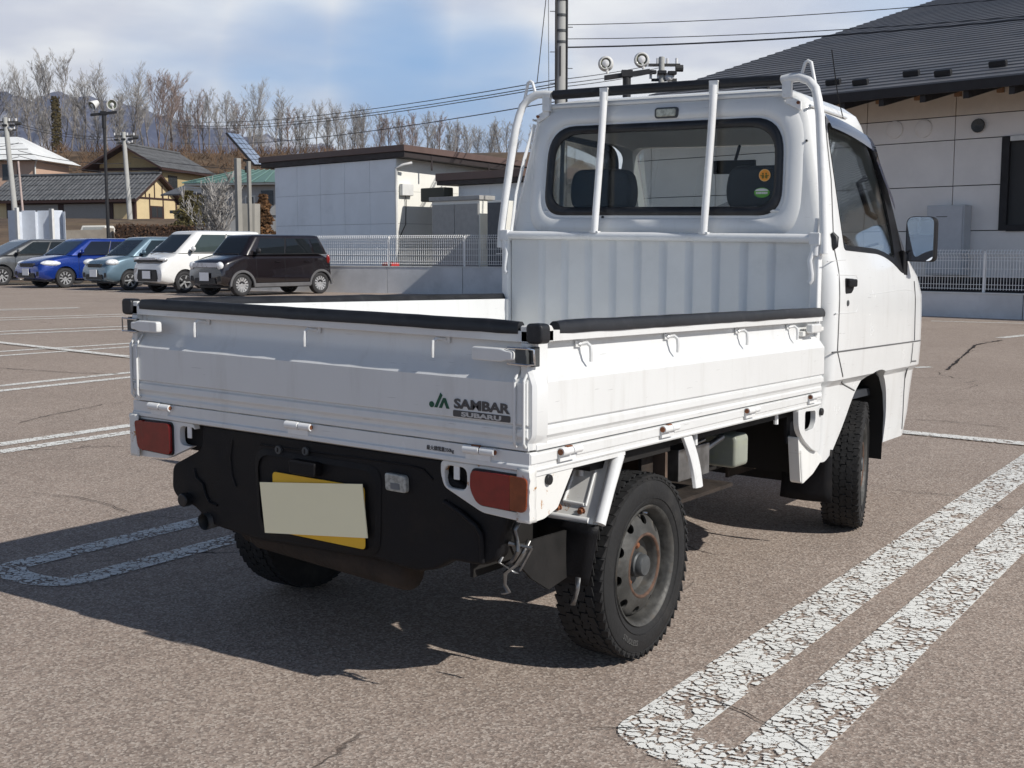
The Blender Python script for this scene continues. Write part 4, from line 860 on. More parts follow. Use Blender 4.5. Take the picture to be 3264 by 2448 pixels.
crack(hp((1860, 2336), (1990, 2326), (2100, 2322)), .0026, 1); crack(hp((2148, 2205), (2266, 2240), (2370, 2279), (2470, 2325), (2562, 2375), (2640, 2440)), .0030, 9); crack(hp((2562, 2300), (2480, 2310), (2400, 2290)), .002, 10)
crack(hp((2760, 1548), (2900, 1570), (3070, 1582), (3150, 1605), (3264, 1638)), .0035, 2)
crack(hp((80, 1572), (260, 1590), (340, 1610), (430, 1640), (520, 1650), (620, 1663)), .0030, 3)
crack(hp((60, 1350), (170, 1322), (250, 1308), (330, 1290), (420, 1282)), .006, 4)
crack(hp((0, 1174), (120, 1182), (240, 1190), (410, 1194)), .010, 5)
crack(hp((2910, 1338), (3060, 1348), (3264, 1372)), .006, 6)
crack(hp((3020, 1180+0), (3110, 1100), (3200, 1084)), .02, 7)

# ================================================================== WALLS AND FENCES
def concmat(name, col, dk):
    return mat(name, col, .85, var=.10, vs=1.3, dirt=dk, ds=2.2, da=.45, bump=.2, bs=40)
CONC = concmat('grey_concrete', (.60, .61, .62), (.42, .43, .43)); CAPM = mat('pale_concrete_cap', (.66, .66, .64), .8, var=.06); JOINT = mat('dark_joint', (.05, .05, .05), .9)
FW = mat('white_wire', (.88, .88, .86), .45, var=.05)
def wallrun(a, b, h, th, label, name='low_wall', seg=2.0):
    a = Vector(a); b = Vector(b); d = (b-a); L = d.length; ang = atan2(d.y, d.x)
    t = thing(name, label, 'wall', a, ang)
    n = max(1, round(L/seg))
    for i in range(n):
        x0, x1 = L*i/n+.006, L*(i+1)/n-.006
        o = MB().box(x0, x1, -th/2, th/2, -.04, h-.025).build('wall_panel', CONC, t, bev=.006)
    MB().box(0, L, -th/2+.012, th/2-.012, -.04, h-.03).build('wall_core', JOINT, t)
    MB().box(-.01, L+.01, -th/2-.012, th/2+.012, h-.025, h).build('wall_cap', CAPM, t, bev=.004)
    return t, L, ang
def fence(a, b, z0, z1, label, sp=.05, seg=2.0, r=.0035):
    a = Vector(a); b = Vector(b); d = b-a; L = d.length; t = thing('mesh_fence', label, 'fence', (a.x, a.y, z0), atan2(d.y, d.x)); H = z1-z0
    n = max(1, round(L/seg))
    for i in range(n+1): MB().box(L*i/n-.02, L*i/n+.02, -.02+.03, .02+.03, 0, H-.03).build('post', FW, t, bev=.004)
    for i in range(n):
        g = MB(); x = L*i/n+.04; x1 = L*(i+1)/n-.02
        while x < x1:
            g.tube([(x, 0, .04), (x, 0, H-.13), (x, -.045, H-.085), (x, 0, H), (x, .0, H-.06)] if False else [(x, 0, .04), (x, 0, H-.12), (x, -.05, H-.07), (x, 0, H)], r, 4)
            x += sp
        for zz_ in (.06, .13, H*.36, H*.55, H*.74, H-.13, H-.07, H-.012): g.tube([(L*i/n+.03, -.006 if zz_ != H-.07 else -.05, zz_), (x1, -.006 if zz_ != H-.07 else -.05, zz_)], r*.8, 4)
        g.build('mesh_panel', FW, t, sm=0, kind='stuff')
    return t
wa, wb = gq(-7.3, 33.4), gq(.8, 29.6)
wallrun(wa, wb, .715, .16, 'grey concrete wall with cracked joints behind the dark brown car')
fence(wa, wb, .715, 1.515, 'white mesh fence on the wall beside the warehouse', sp=.062, r=.0058)
wc, wd = gq(.2, 26.9), gq(12.5, 15.9)
wallrun(wc, wd, .425, .16, 'low grey concrete wall right of the truck cab', seg=5.5)
fence(wc, wd, .425, 1.14, 'white mesh fence below the dark-roofed building', sp=.049, r=.005)
# hairline cracks and stains on the walls
cm = mat('wall_crack', (.16, .16, .16), .9)
def vcrack(px, d, z0, z1, seed, par=None):
    rr = random.Random(seed); pts = []
    for i in range(9):
        z = z0+(z1-z0)*i/8; p = gnd(px+rr.gauss(0, 3.0), d); p.z = z; pts.append(p)
    return pts
# ================================================================== FAR GROUND
def terr(lat, d):
    def ss(a, b, x): t = max(0, min(1, (x-a)/(b-a))); return t*t*(3-2*t)
    h = 3.7*ss(50, 100, d) + 9.6*ss(119, 151, d) + 1.2*ss(150, 260, d)
    k = 1-ss(6, 26, lat)
    if d < 60: k *= 1-ss(-4, 2, lat)
    return h*k + .35*noise.noise(Vector((lat*.09, d*.09, 0)))*ss(60, 110, d)
rows = []
for i in range(64):
    d = 44+(i/63)**1.5*560; rows.append([tuple(gq(lt*(d/150)**.6, d, terr(lt*(d/150)**.6, d)-.04)) for lt in [-170+j*5.0 for j in range(60)]])
MB().grid(rows).build('hillside', mat('dry_winter_slope', (.11, .075, .048), .95, var=.45, vs=.35, dirt=(.18, .13, .075), ds=.12, da=.85, bump=.5, bs=3), sm=60, kind='structure')
# mountain range
MT = bpy.data.materials.new('haze_blue_forest_snow'); MT.use_nodes = True; t = MT.node_tree; p = t.nodes['Principled BSDF']; p.inputs['Roughness'].default_value = .95; p.inputs['Specular IOR Level'].default_value = .1
c = N(t, 'ShaderNodeTexCoord').outputs['Object']
na = N(t, 'ShaderNodeTexNoise'); na.inputs['Scale'].default_value = .006; na.inputs['Detail'].default_value = 9; na.inputs['Roughness'].default_value = .65; t.links.new(c, na.inputs['Vector'])
nb = N(t, 'ShaderNodeTexNoise'); nb.inputs['Scale'].default_value = .0022; nb.inputs['Detail'].default_value = 6; nb.inputs['Roughness'].default_value = .6
mp_ = N(t, 'ShaderNodeMapping'); mp_.inputs['Scale'].default_value = (1.6, 1, 3.2); t.links.new(c, mp_.inputs[0]); t.links.new(mp_.outputs[0], nb.inputs['Vector'])
cc_ = mixc(t, mrange(t, na.outputs[0], .35, .65), (.062, .072, .125), (.105, .112, .165))  # blue of the distant haze is mixed into the forest tones
cc_ = mixc(t, mrange(t, nb.outputs[0], .55, .68, 0, .75), cc_, (.50, .52, .57))
t.links.new(cc_, p.inputs['Base Color'])
RIDGE = [(-900, 300), (-300, 318), (0, 316), (120, 312), (243, 314), (320, 318), (400, 332), (457, 345), (520, 372), (580, 392), (640, 402), (740, 413), (830, 432), (900, 446), (1000, 464), (1100, 480), (1300, 520), (1600, 560), (2200, 600), (3500, 640)]
def ridge(d, sc, seed, name, label):
    cols = []
    for i in range(240):
        px = -900+i*18.4; j = max(k for k in range(len(RIDGE)) if RIDGE[k][0] <= px) if px > -900 else 0
        a, b = RIDGE[j], RIDGE[min(j+1, len(RIDGE)-1)]; y = a[1]+(b[1]-a[1])*((px-a[0])/max(1, b[0]-a[0]))
        H = (hz(y, d)-CP.z)*sc+CP.z+22*noise.noise(Vector((px*.012, seed, 0)))+9*noise.noise(Vector((px*.05, seed, 3)))
        cols.append((px, H))
    rows = []
    for r in range(26):
        f = r/25; row = []
        for px, H in cols:
            dd = d*(.52+.48*f); h = H*(f**.8)
            n_ = noise.fractal(Vector((px*.010, f*3.2, seed)), 1, 2, 5)*H*.16*sin(pi*min(1, f*.97))*(1-f*.5)
            pnt = gnd(px, dd); pnt.z = h+n_-4; row.append(tuple(pnt))
        rows.append(row)
    rows.append([tuple(gnd(px, d*1.25)+Vector((0, 0, H*.5))) for px, H in cols])
    return MB().grid(rows).build(name, MT, sm=80, kind='structure')
ridge(2900, 1.0, 1.0, 'mountains', '')
ridge(2300, .62, 5.0, 'foothills', '')

# ================================================================== TREES
BARKS = [mat('grey_bark', (.22, .20, .185), .9, var=.35, vs=3), mat('reddish_bark', (.19, .145, .12), .9, var=.35, vs=3)]
TW = [mat('bare_twigs', (.34, .325, .31), .9, var=.3, vs=1), mat('reddish_twigs', (.27, .21, .185), .9, var=.3, vs=1)]
def gen_tree(seed, H=11, spread=1.0, dens=1.0, low=.28):
    rr = random.Random(seed); A = MB(); B = MB()
    def branch(p, d, L, r, lev, mb):
        n = {0: 8, 1: 5, 2: 4, 3: 3}[lev]; pts = [p]; dd = d.copy(); rs = [r]
        for i in range(n):
            dd = (dd+Vector((rr.gauss(0, .055), rr.gauss(0, .055), rr.gauss(0, .05)+(.10 if lev else .03)))).normalized()
            pts.append(pts[-1]+dd*(L/n)); rs.append(max(.013, r*(1-.80*(i+1)/n)))
        mb.tube(pts, rs, 5 if lev < 2 else 3, cap=False)
        return pts, rs
    nst = rr.choice([1, 1, 2, 3])
    for s_ in range(nst):
        d0 = Vector((rr.gauss(0, .05+.09*(nst > 1)), rr.gauss(0, .08), 1)).normalized(); hh = H*rr.uniform(.86, .95)
        tp, tr = branch(Vector((rr.gauss(0, .12), rr.gauss(0, .12), 0)), d0, hh, .13/sqrt(nst)+.02, 0, A)
        for k in range(int(18*dens/sqrt(nst))):
            t = low+(1-low)*(k+rr.random())/int(18*dens/sqrt(nst)); i = min(len(tp)-2, int(t*(len(tp)-1))); q = tp[i].lerp(tp[i+1], t*(len(tp)-1)-i)
            az = rr.uniform(0, 2*pi); up = rr.uniform(1.0, 2.3); d1 = Vector((cos(az), sin(az), up)).normalized()
            L = H*(.38-.22*t)*spread*rr.uniform(.7, 1.2); bp_, br = branch(q, d1, L, max(.03, tr[i]*.5), 1, A)
            for m in range(9):
                u = .2+.8*(m+rr.random())/6; j = min(len(bp_)-2, int(u*(len(bp_)-1))); q2 = bp_[j].lerp(bp_[j+1], u*(len(bp_)-1)-j)
                az = rr.uniform(0, 2*pi); d2 = (d1+Vector((cos(az), sin(az), rr.uniform(-.1, .7)))*.75).normalized(); L2 = L*.48*rr.uniform(.5, 1.1)
                cp_, cr = branch(q2, d2, L2, .022, 2, B)
                for w in range(5):
                    v = .2+.8*rr.random(); jj = min(len(cp_)-2, int(v*(len(cp_)-1))); az = rr.uniform(0, 2*pi)
                    branch(cp_[jj].lerp(cp_[jj+1], .5), (d2+Vector((cos(az), sin(az), rr.uniform(0, .6)))*.8).normalized(), L2*.62, .015, 3, B)
    return A, B
TP = []
for k in range(9):
    a, b = gen_tree(100+k, spread=[1, .75, 1.2, .6, .9, .55, 1.1, .8, .65][k], dens=[1, 1.1, .9, 1.2, 1, 1.3, 1, .8, 1.4][k], low=[.3, .35, .38, .2, .4, .15, .3, .42, .12][k])
    TP.append((a, b))
TMESH = {}
TREES = [(-14, 235, 152, 1, 0, 'bare tree cut by the left edge above the white-roofed house'), (33, 205, 150, 0, 0, 'spreading bare tree behind the leftmost utility pole'), (72, 250, 156, 7, 0, 'thin bare tree between the leftmost pole and the ridge'),
 (127, 214, 150, 2, 0, 'broad bare tree left of the ivy-covered trunk'), (160, 240, 158, 3, 0, 'slim bare tree just left of the ivy-covered trunk'), (250, 238, 158, 7, 0, 'thin bare tree right of the ivy-covered trunk'), (291, 213, 152, 4, 0, 'tall bare tree left of the black lamp post'),
 (359, 195, 150, 0, 0, 'tallest bare tree directly behind the black lamp post'), (400, 245, 160, 5, 0, 'narrow bare tree right of the black lamp post'), (438, 216, 153, 2, 0, 'broad bare tree above the second utility pole'), (480, 240, 160, 7, 0, 'thin bare tree over the tan gabled house peak'),
 (527, 209, 150, 6, 1, 'large reddish bare tree above the tan house roof'), (566, 214, 154, 4, 1, 'reddish bare tree with leaning limbs above the tan house'), (612, 262, 158, 3, 1, 'slim reddish bare tree over the long tiled roof'), (650, 268, 152, 1, 1, 'dense reddish bare tree left of the tilted solar panel'),
 (684, 260, 157, 7, 0, 'sparse bare tree above the solar panel top'), (745, 273, 160, 4, 0, 'bare tree behind the solar panel'), (778, 290, 166, 3, 1, 'thick-trunked bare tree right of the solar panel'), (815, 255, 155, 2, 0, 'tall rounded bare tree left of the warehouse roof end'),
 (852, 300, 168, 5, 0, 'narrow bare tree over the left end of the warehouse roof'), (893, 279, 160, 0, 0, 'bare tree over the second bay of the warehouse roof'), (935, 312, 168, 1, 1, 'low reddish bare tree above the warehouse roof'), (972, 318, 170, 8, 0, 'bushy bare tree above the middle of the warehouse roof'),
 (1018, 302, 164, 4, 0, 'forked bare tree above the middle of the warehouse roof'), (1055, 335, 172, 5, 0, 'narrow low bare tree in the gap of the row'), (1092, 328, 168, 2, 0, 'vase-shaped bare tree above the warehouse'), (1130, 325, 172, 3, 0, 'slim bare tree beside the vase-shaped tree'),
 (1158, 324, 170, 6, 0, 'open bare tree left of the red-brown shrubby trees'), (1206, 347, 176, 8, 1, 'red-brown bushy bare tree above the warehouse roof'), (1243, 344, 178, 1, 1, 'red-brown bare tree with a short crown'), (1285, 345, 180, 5, 1, 'narrow red-brown bare tree beside the roof corner'),
 (1317, 328, 176, 8, 1, 'dense dark red bare tree over the warehouse roof corner'), (1371, 339, 180, 4, 0, 'bare tree just right of the roof corner'), (1408, 339, 182, 1, 1, 'twiggy bare tree right of the roof corner'), (1440, 360, 186, 8, 0, 'bushy bare tree over the sloping roof edge'),
 (1463, 366, 188, 5, 1, 'small reddish bare tree over the sloping roof edge'), (1498, 392, 190, 8, 0, 'low bare tree in the dip of the row'), (1530, 394, 192, 6, 0, 'low spreading bare tree near the guard tube'), (1563, 370, 190, 3, 0, 'upright bare tree left of the guard tube'), (1602, 358, 188, 8, 0, 'dense bare tree seen at the guard tube'),
 (1640, 362, 190, 1, 0, 'last bare tree beside the truck cab'), (1690, 380, 192, 8, 0, 'bare tree mostly hidden by the truck cab')]
BACK = ['at the very left edge', 'over the white roof peak', 'over the thin pinkish pole', 'left of the ivy-covered trunk', 'right behind the ivy-covered trunk', 'over the brushy gap right of the ivy trunk', 'just left of the black floodlight post', 'just right of the black floodlight post',
 'over the second utility pole crossarm', 'over the peak of the tan gable', 'over the tan house ridge', 'over the right half of the tan house roof', 'over the right eave of the tan house', 'touching the upper tip of the solar panel', 'over the middle of the solar panel', 'over the lower end of the solar panel', 'over the left corner of the warehouse roof',
 'over the first third of the warehouse roof', 'left of the three overhead wires', 'crossed by the overhead wires above the warehouse', 'over the center of the warehouse roof', 'right of the warehouse roof center', 'over the last third of the warehouse roof', 'just left of the warehouse roof corner', 'just right of the warehouse roof corner', 'over the sloping right roof edge', 'over the vent hood on the warehouse', 'over the olive ventilation box', 'over the brown annex roof', 'beside the left guard tube']
rz_ = random.Random(77)
for k in range(30):
    px = 10+k*55+rz_.uniform(-12, 12); top_ = 262+max(0, px-300)*.085+rz_.uniform(-12, 22); TREES.append((px, top_, 163+max(0, px-700)*.03, [3, 5, 1, 8, 7][k % 5], 0, 'slender bare tree in the back row '+BACK[k]))
for px, top, d, v, rd, lab in TREES:
    P = gnd(px, d); lat = (px-1632)/FOC*d; P.z = terr(lat, d)-.3; H = hz(top, d)-P.z
    t = thing('bare_tree', lab, 'tree', P, random.uniform(0, 6.28), 'bare trees in a row on the slope'); sc = H/13.7; t.scale = (sc*1.08, sc*1.08, sc)
    for i, nm in ((0, 'trunk'), (1, 'crown')):
        m = (BARKS if i == 0 else TW)[rd]; key = (v, i, rd)
        if key not in TMESH: TMESH[key] = TP[v][i].build(nm, m, t, sm=0)
        else: o = TMESH[key].copy(); COL.objects.link(o); o.parent = t
# ivy-covered trunk
LEAF = mat('ivy_leaves', (.085, .066, .028), .8, var=.5, vs=3)
P = gnd(205, 149); P.z = terr((205-1632)/FOC*149, 149)-.3
t = thing('bare_tree', 'tree with its trunk wrapped in brown ivy, forked bare crown above', 'tree', P)
H = hz(216, 149)-P.z; g = MB(); rr = random.Random(8)
a, b = gen_tree(205, H=H, spread=.85, dens=1.1, low=.6); a.build('trunk', BARKS[0], t, sm=0); b.build('crown', TW[0], t, sm=0)
for i in range(1500):
    z = rr.uniform(.2, H*.62); r = .62*sqrt(rr.random())*(1-.5*z/H)+.05; az = rr.uniform(0, 6.28); c = Vector((cos(az)*r, sin(az)*r, z)); s_ = rr.uniform(.07, .16)
    u = Vector((rr.gauss(0, 1), rr.gauss(0, 1), rr.gauss(0, 1))).normalized()*s_; w = u.orthogonal().normalized()*s_*.8; g.add([c-u, c+w, c+u, c-w], [(0, 1, 2, 3)])
g.build('ivy', LEAF, t, sm=0, kind='stuff')
# brush on the slope
g = MB(); rr = random.Random(21)
for i in range(2300):
    d = rr.uniform(112, 150); px = rr.uniform(40, 1250); lat = (px-1632)/FOC*d; p0 = gnd(px, d); p0.z = terr(lat, d)-.1
    for k in range(3):
        p1 = p0+Vector((rr.gauss(0, .5), rr.gauss(0, .5), rr.uniform(.3, 1.3))); g.tube([p0, p1], [.035, .015], 3, cap=False)
g.build('dry_brush', mat('dry_brush', (.13, .08, .048), .95, var=.5, vs=.5), sm=0, kind='stuff', label='tangle of dry brown brush covering the slope under the trees', category='brush')

# ================================================================== BUILDINGS
def frame_thing(name, label, cat, px, d, angR, z=0):
    """origin at the near corner; local X recedes to the right (angR degrees right of the view), local Y recedes to the left"""
    o = gnd(px, d); o.z = z; v = FG*cos(radians(angR))+R_*sin(radians(angR)); return thing(name, label, cat, o, atan2(v.y, v.x))
PANEL = mat('white_metal_cladding', (.84, .87, .90), .5, var=.05, vs=.8, dirt=(.55, .58, .6), ds=.7, da=.3)
CREAMP = mat('cream_metal_cladding', (.80, .79, .73), .55, var=.05, vs=.8)
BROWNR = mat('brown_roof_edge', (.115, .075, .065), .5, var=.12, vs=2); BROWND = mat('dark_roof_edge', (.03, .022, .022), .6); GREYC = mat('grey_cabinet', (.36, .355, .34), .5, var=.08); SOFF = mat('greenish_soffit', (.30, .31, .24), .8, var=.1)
# warehouse
t = frame_thing('warehouse', 'white panelled warehouse with flat brown roof edge behind the fence', 'building', 1268, 36, 43.3)
MB().box(.03, 11.97, .03, 6.05, 0, 3.84).build('wall_core', JOINT, t)
for i in range(5):
    for j in range(4): MB().box(-.01, .03, i*1.218+.006, (i+1)*1.218-.006, j*.96+.004, (j+1)*.96-.004).build('wall_panel', PANEL, t)
for i in range(6):
    for j in range(4): MB().box(i*2+.006, (i+1)*2-.006, -.01, .03, j*.96+.004, (j+1)*.96-.004).build('wall_panel', CREAMP, t)
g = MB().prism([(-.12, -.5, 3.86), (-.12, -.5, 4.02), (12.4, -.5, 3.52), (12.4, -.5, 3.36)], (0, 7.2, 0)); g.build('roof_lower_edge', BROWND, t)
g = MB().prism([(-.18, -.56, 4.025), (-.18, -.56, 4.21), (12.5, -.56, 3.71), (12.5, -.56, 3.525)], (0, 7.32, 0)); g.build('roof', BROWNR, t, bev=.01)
for x in (.95, 3.4, 5.9): MB().box(x, x+.05, -.51, -.495, 3.5, 4.0).build('roof_joint', BROWND, t)
g = MB().tube([(.25, -.42, 3.70), (.02, -.30, 3.64), (-.06, -.06, 3.56), (-.06, -.06, 3.0), (-.06, -.06, 0)], .045, 10); g.build('downpipe', CAPM, t, sm=50)
g = MB().tube([(.25, -.06, 3.0), (.33, -.06, 2.6), (.30, -.06, 1.9), (.05, -.06, 1.5)], .014, 6); g.build('cable', JOINT, t)
MB().box(.10, .55, -.16, -.02, 2.75, 3.1).build('vent_hood', CAPM, t, bev=.02)
MB().box(-.02, .6, -.05, -.01, 0, .35).build('base_trim', JOINT, t)
# annex and outdoor cabinets
t = frame_thing('annex', 'small white annex with brown roof edge, partly behind the guard tube', 'building', 1668, 33.6, 43.3)
MB().box(.03, 3, .03, 2.55, 0, 3.02).build('wall_core', JOINT, t)
for i in range(2): MB().box(-.01, .03, i*1.29+.004, (i+1)*1.29-.004, 0, 3.0).build('wall_panel', PANEL, t)
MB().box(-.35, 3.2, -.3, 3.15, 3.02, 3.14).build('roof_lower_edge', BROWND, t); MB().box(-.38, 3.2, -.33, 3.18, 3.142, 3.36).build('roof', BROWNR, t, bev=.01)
MB().box(-.5, -.1, 2.7, 3.7, 2.55, 2.95).build('ventilation_box', mat('dark_olive_metal', (.07, .07, .055), .7), t, bev=.03)
t = frame_thing('outdoor_cabinet', 'grey two-door outdoor cabinet with cream side in front of the warehouse', 'cabinet', 1530, 33, 43.3)
MB().box(.0, .52, .0, 1.92, 0, 2.50).build('body', CREAMP, t, bev=.01); MB().box(-.06, .56, -.05, 1.98, 2.502, 2.62).build('top', GREYC, t, bev=.01)
for i in range(2): MB().box(-.03, -.002, .04+i*.94, .04+i*.94+.90, .15, 2.40).build('door', GREYC, t, bev=.006)
MB().tube([(.3, -.02, 1.5), (.25, -.03, 1.2), (.35, -.02, .95)], .01, 6).build('cable', JOINT, t)
t = frame_thing('outdoor_cabinet', 'narrow dark-fronted cabinet between the cream cabinet and the guard tube', 'cabinet', 1606, 32.2, 43.3)
MB().box(.0, .5, .0, .62, 0, 2.45).build('body', CREAMP, t, bev=.01); MB().box(-.03, -.002, .04, .58, .15, 2.40).build('door', mat('dark_grey_door', (.10, .105, .115), .5), t)
t = frame_thing('fuel_can', 'small red can on the ground at the warehouse corner', 'can', 1250, 33.3, 43.3)
MB().box(0, .3, 0, .42, 0, .78).build('body', mat('red_plastic', (.50, .02, .02), .4), t, bev=.03); MB().tube([(.1, .1, .78), (.1, .1, .83)], .03, 10).build('cap', JOINT, t)

# dark-roofed building on the right
BR = 45.6
t = frame_thing('hall_building', 'large hall with black stepped metal roof and grey panel walls at right', 'building', 1850, 27.5, BR)
# local X = up the slope (away), local -Y = along the eave towards the viewer's right
WP = mat('grey_fibre_panel', (.80, .76, .72), .8, var=.05, vs=1.5, bump=.1, bs=60); WPT = mat('bounce_tinted_upper_panel', (.66, .59, .51), .8, var=.08, vs=1.5)  # upper row: brownish bounce light below the eave, put into the colour
ROOF = mat('black_stepped_roof', (.15, .15, .158), .5, .2, var=.14, vs=.7); FASC = mat('black_fascia', (.02, .019, .021), .7); WOOD = mat('rafter_wood', (.30, .17, .09), .7, var=.2); GUARD = mat('snow_guard_black', (.012, .012, .014), .5)
SL = .297; Z0 = 4.05; OV = 1.5; LEN = 19
for k in range(52):
    x0 = k*.385; x1 = x0+.40; o = MB().prism([(x0, .25, Z0+x0*SL), (x0, .25, Z0+x0*SL+.030), (x1, .25, Z0+x1*SL+.004), (x1, .25, Z0+x1*SL-.03)], (0, -LEN-.25, 0))
    o.build('roof_course', ROOF, t, sm=0)
MB().prism([(-.03, .22, Z0-.17), (-.03, .22, Z0-.004), (.06, .22, Z0+.010), (.06, .22, Z0-.17)], (0, -LEN-.2, 0)).build('fascia', FASC, t)
MB().prism([(-.05, .26, Z0-.30), (-.05, .26, Z0+.0), (20, .26, Z0+20*SL), (20, .26, Z0+20*SL-.30)], (0, -.06, 0)).build('rake_board', FASC, t)
MB().prism([(.12, .2, Z0-.03), (OV, .2, Z0+OV*SL-.05), (OV, .2, Z0+OV*SL-.09), (.12, .2, Z0-.07)], (0, -LEN, 0)).build('soffit', FASC, t)
bpy.context.view_layer.update(); MI = t.matrix_world.inverted()
def onwall(px, py):
    o = MI @ CP; r = MI.to_3x3() @ ray(px, py); k = (OV-o.x)/r.x; q = o+r*k; return q.y, q.z
i = 0; y = -.1
while y > -LEN+.3:
    MB().prism([(.065, y, Z0-.30), (.065, y, Z0-.08), (OV-.01, y, Z0+OV*SL-.10), (OV-.01, y, Z0+OV*SL-.42)], (0, -.10, 0)).build('rafter', FASC, t)
    MB().box(OV-.10, OV-.012, y-.105, y+.005, Z0+OV*SL-.52, Z0+OV*SL-.425).build('rafter_block', WOOD, t)
    y -= .80
for k in range(22):
    xx = .55 if k % 2 else .95; yy = -.9-k*.82
    MB().obox((xx, yy, Z0+xx*SL+.085), (.045, 0, .0135), (0, .16, 0), (-.016, 0, .055)).build('snow_guard', GUARD, t, bev=.02)
MB().box(OV+.04, 16, -LEN, 0, .55, Z0+OV*SL-.04).build('wall_core', JOINT, t)
MB().box(OV+.10, 16, -LEN+.1, -.1, 0, .56).build('dark_base', FASC, t)
J0 = onwall(3045, 400)[0]; zr_ = [onwall(3045, 446)[1], onwall(3045, 593)[1], onwall(3120, 735)[1], onwall(3045, 370)[1]]
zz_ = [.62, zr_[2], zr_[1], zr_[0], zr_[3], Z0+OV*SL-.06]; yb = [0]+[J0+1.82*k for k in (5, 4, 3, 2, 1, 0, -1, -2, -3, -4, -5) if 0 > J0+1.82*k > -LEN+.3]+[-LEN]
WY0 = onwall(3190, 600)[0]; WY1 = WY0-2.6; WZ0 = zr_[2]; WZ1 = zr_[0]

# window: between -9.45 and -12 on the two middle rows
for a, b in zip(yb, yb[1:]):
    for j, (c, d) in enumerate(zip(zz_, zz_[1:])):
        aa, bb = a, b
        if j in (1, 2) and b < WY0 and a > WY1:
            if a > WY0: bb = WY0
            elif b < WY1: aa = WY1
            else: continue
            if j == 1: 
                pass
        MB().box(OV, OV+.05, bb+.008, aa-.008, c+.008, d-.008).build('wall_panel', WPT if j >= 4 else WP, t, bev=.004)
MB().box(OV+.06, OV+.07, WY1, WY0, WZ0, WZ1).build('window_pane', mat('dim_window', (.045, .055, .055), .12, var=.2, coat=.4), t)
g = MB().box(OV-.04, OV+.05, WY0-.14, WY0, WZ0, WZ1).box(OV-.04, OV+.05, WY1, WY0-.141, WZ0-.02, WZ0+.10).box(OV-.04, OV+.05, WY1, WY0-.141, WZ1-.06, WZ1); g.build('window_frame', FASC, t, kind='stuff') 
MB().box(OV-.06, OV-.045, WY0-1.6, WY0-.16, WZ1-.09, WZ1-.0).build('window_awning', CAPM, t)
for yy, zv in (onwall(2853, 414), onwall(2945, 410)): MB().lathe([(.17, 0), (.17, -.03), (.15, -.045), (.0005, -.045)], 24, Matrix.Translation((OV, yy, zv))).build('vent_cap', WP, t, sm=40)
MB().lathe([(.10, 0), (.13, -.05), (.12, -.08), (.05, -.06), (.0005, -.05)], 16, Matrix.Translation((OV, *onwall(3121, 401)))).build('wall_lamp', HUB, t, sm=40)
t2 = thing('electric_cabinet', 'pale grey electrical cabinet on the hall wall above the fence', 'cabinet', t.matrix_world @ Vector((0, 0, 0)), t.rotation_euler.z)
bpy.context.view_layer.update()
t2.location = t.matrix_world @ Vector((OV, (onwall(2993, 700)[0]+onwall(3080, 700)[0])/2+.15, 0)); c0 = onwall(3050, 655)[1]; c1 = onwall(3050, 877)[1]
MB().box(-.30, -.01, -.52, .22, c1, c0).build('body', mat('pale_grey_metal', (.52, .53, .54), .45, var=.04), t2, bev=.012)
MB().box(-.32, -.302, -.49, .19, c1+.03, c0-.03).build('door', mat('pale_grey_door', (.50, .51, .53), .45, var=.04), t2, bev=.004); MB().box(-.335, -.321, .10, .13, (c0+c1)/2-.3, (c0+c1)/2-.17).build('handle', HUB, t2)
MB().box(-.3215, -.3205, -.20, .02, c0-.22, c0-.205).build('nameplate', TEXT, t2)

# --- houses up the slope
YELW = mat('yellow_plaster', (.60, .48, .28), .85, var=.08, vs=.6); TIMB = mat('dark_brown_timber', (.045, .022, .018), .7); DOORG = mat('grey_shutter', (.30, .29, .27), .6, var=.05); TILE = mat('grey_roof_tile', (.115, .118, .122), .45, var=.25, vs=1.5); TANW = mat('tan_plaster', (.40, .32, .17), .85, var=.08); WHW = mat('white_plaster', (.66, .65, .60), .85, var=.06); SNOWR = mat('white_snowy_roof', (.80, .81, .80), .5, var=.05, vs=.5, dirt=(.5, .5, .5), ds=1.2, da=.5); SALM = mat('salmon_plaster', (.52, .36, .27), .85, var=.06); GRNR = mat('green_metal_roof', (.13, .22, .20), .5, var=.1); DARKW = mat('dark_glass', (.03, .035, .04), .1)
def tileroof(t, L, W_, z0, z1, ov, m, step=.30, name='roof_tiles', flip=False, og=.6):
    """gable roof, ridge along local Y (length L), eaves at x=-ov and x=W+ov; ribs run down the slope"""
    sl = (z1-z0)/(W_/2)
    for sd in (0, 1):
        g = MB(); y = -og; k = 0
        while y < L+og:
            for j in range(5):
                a = j/5; b = (j+1)/5+.01
                def P(u, dz): x = (-ov+(W_/2+ov)*u) if sd == 0 else (W_+ov-(W_/2+ov)*u); return (x, z0-ov*sl+(W_/2+ov)*u*sl+dz)
                (xa, za), (xb, zb) = P(a, .07), P(b, .03)
                g.loft([[(xa, y, za-.06), (xa, y+step*.25, za+.02), (xa, y+step*.55, za+.0), (xa, y+step, za-.04)], [(xb, y, zb-.06), (xb, y+step*.25, zb+.02), (xb, y+step*.55, zb), (xb, y+step, zb-.04)]], False, False)
            y += step
        g.build(name, m, t, sm=0, kind='stuff')
        x0 = -ov if sd == 0 else W_+ov; ze = z0-ov*sl
        MB().prism([(x0, -og, ze-.22), (x0, -og, ze-.02), (W_/2, -og, z1-.02), (W_/2, -og, z1-.24)], (0, L+2*og, 0)).build('roof_board', TIMB, t)
    MB().box(W_/2-.16, W_/2+.16, -og, L+og, z1+.0, z1+.20).build('ridge', m, t, bev=.05)
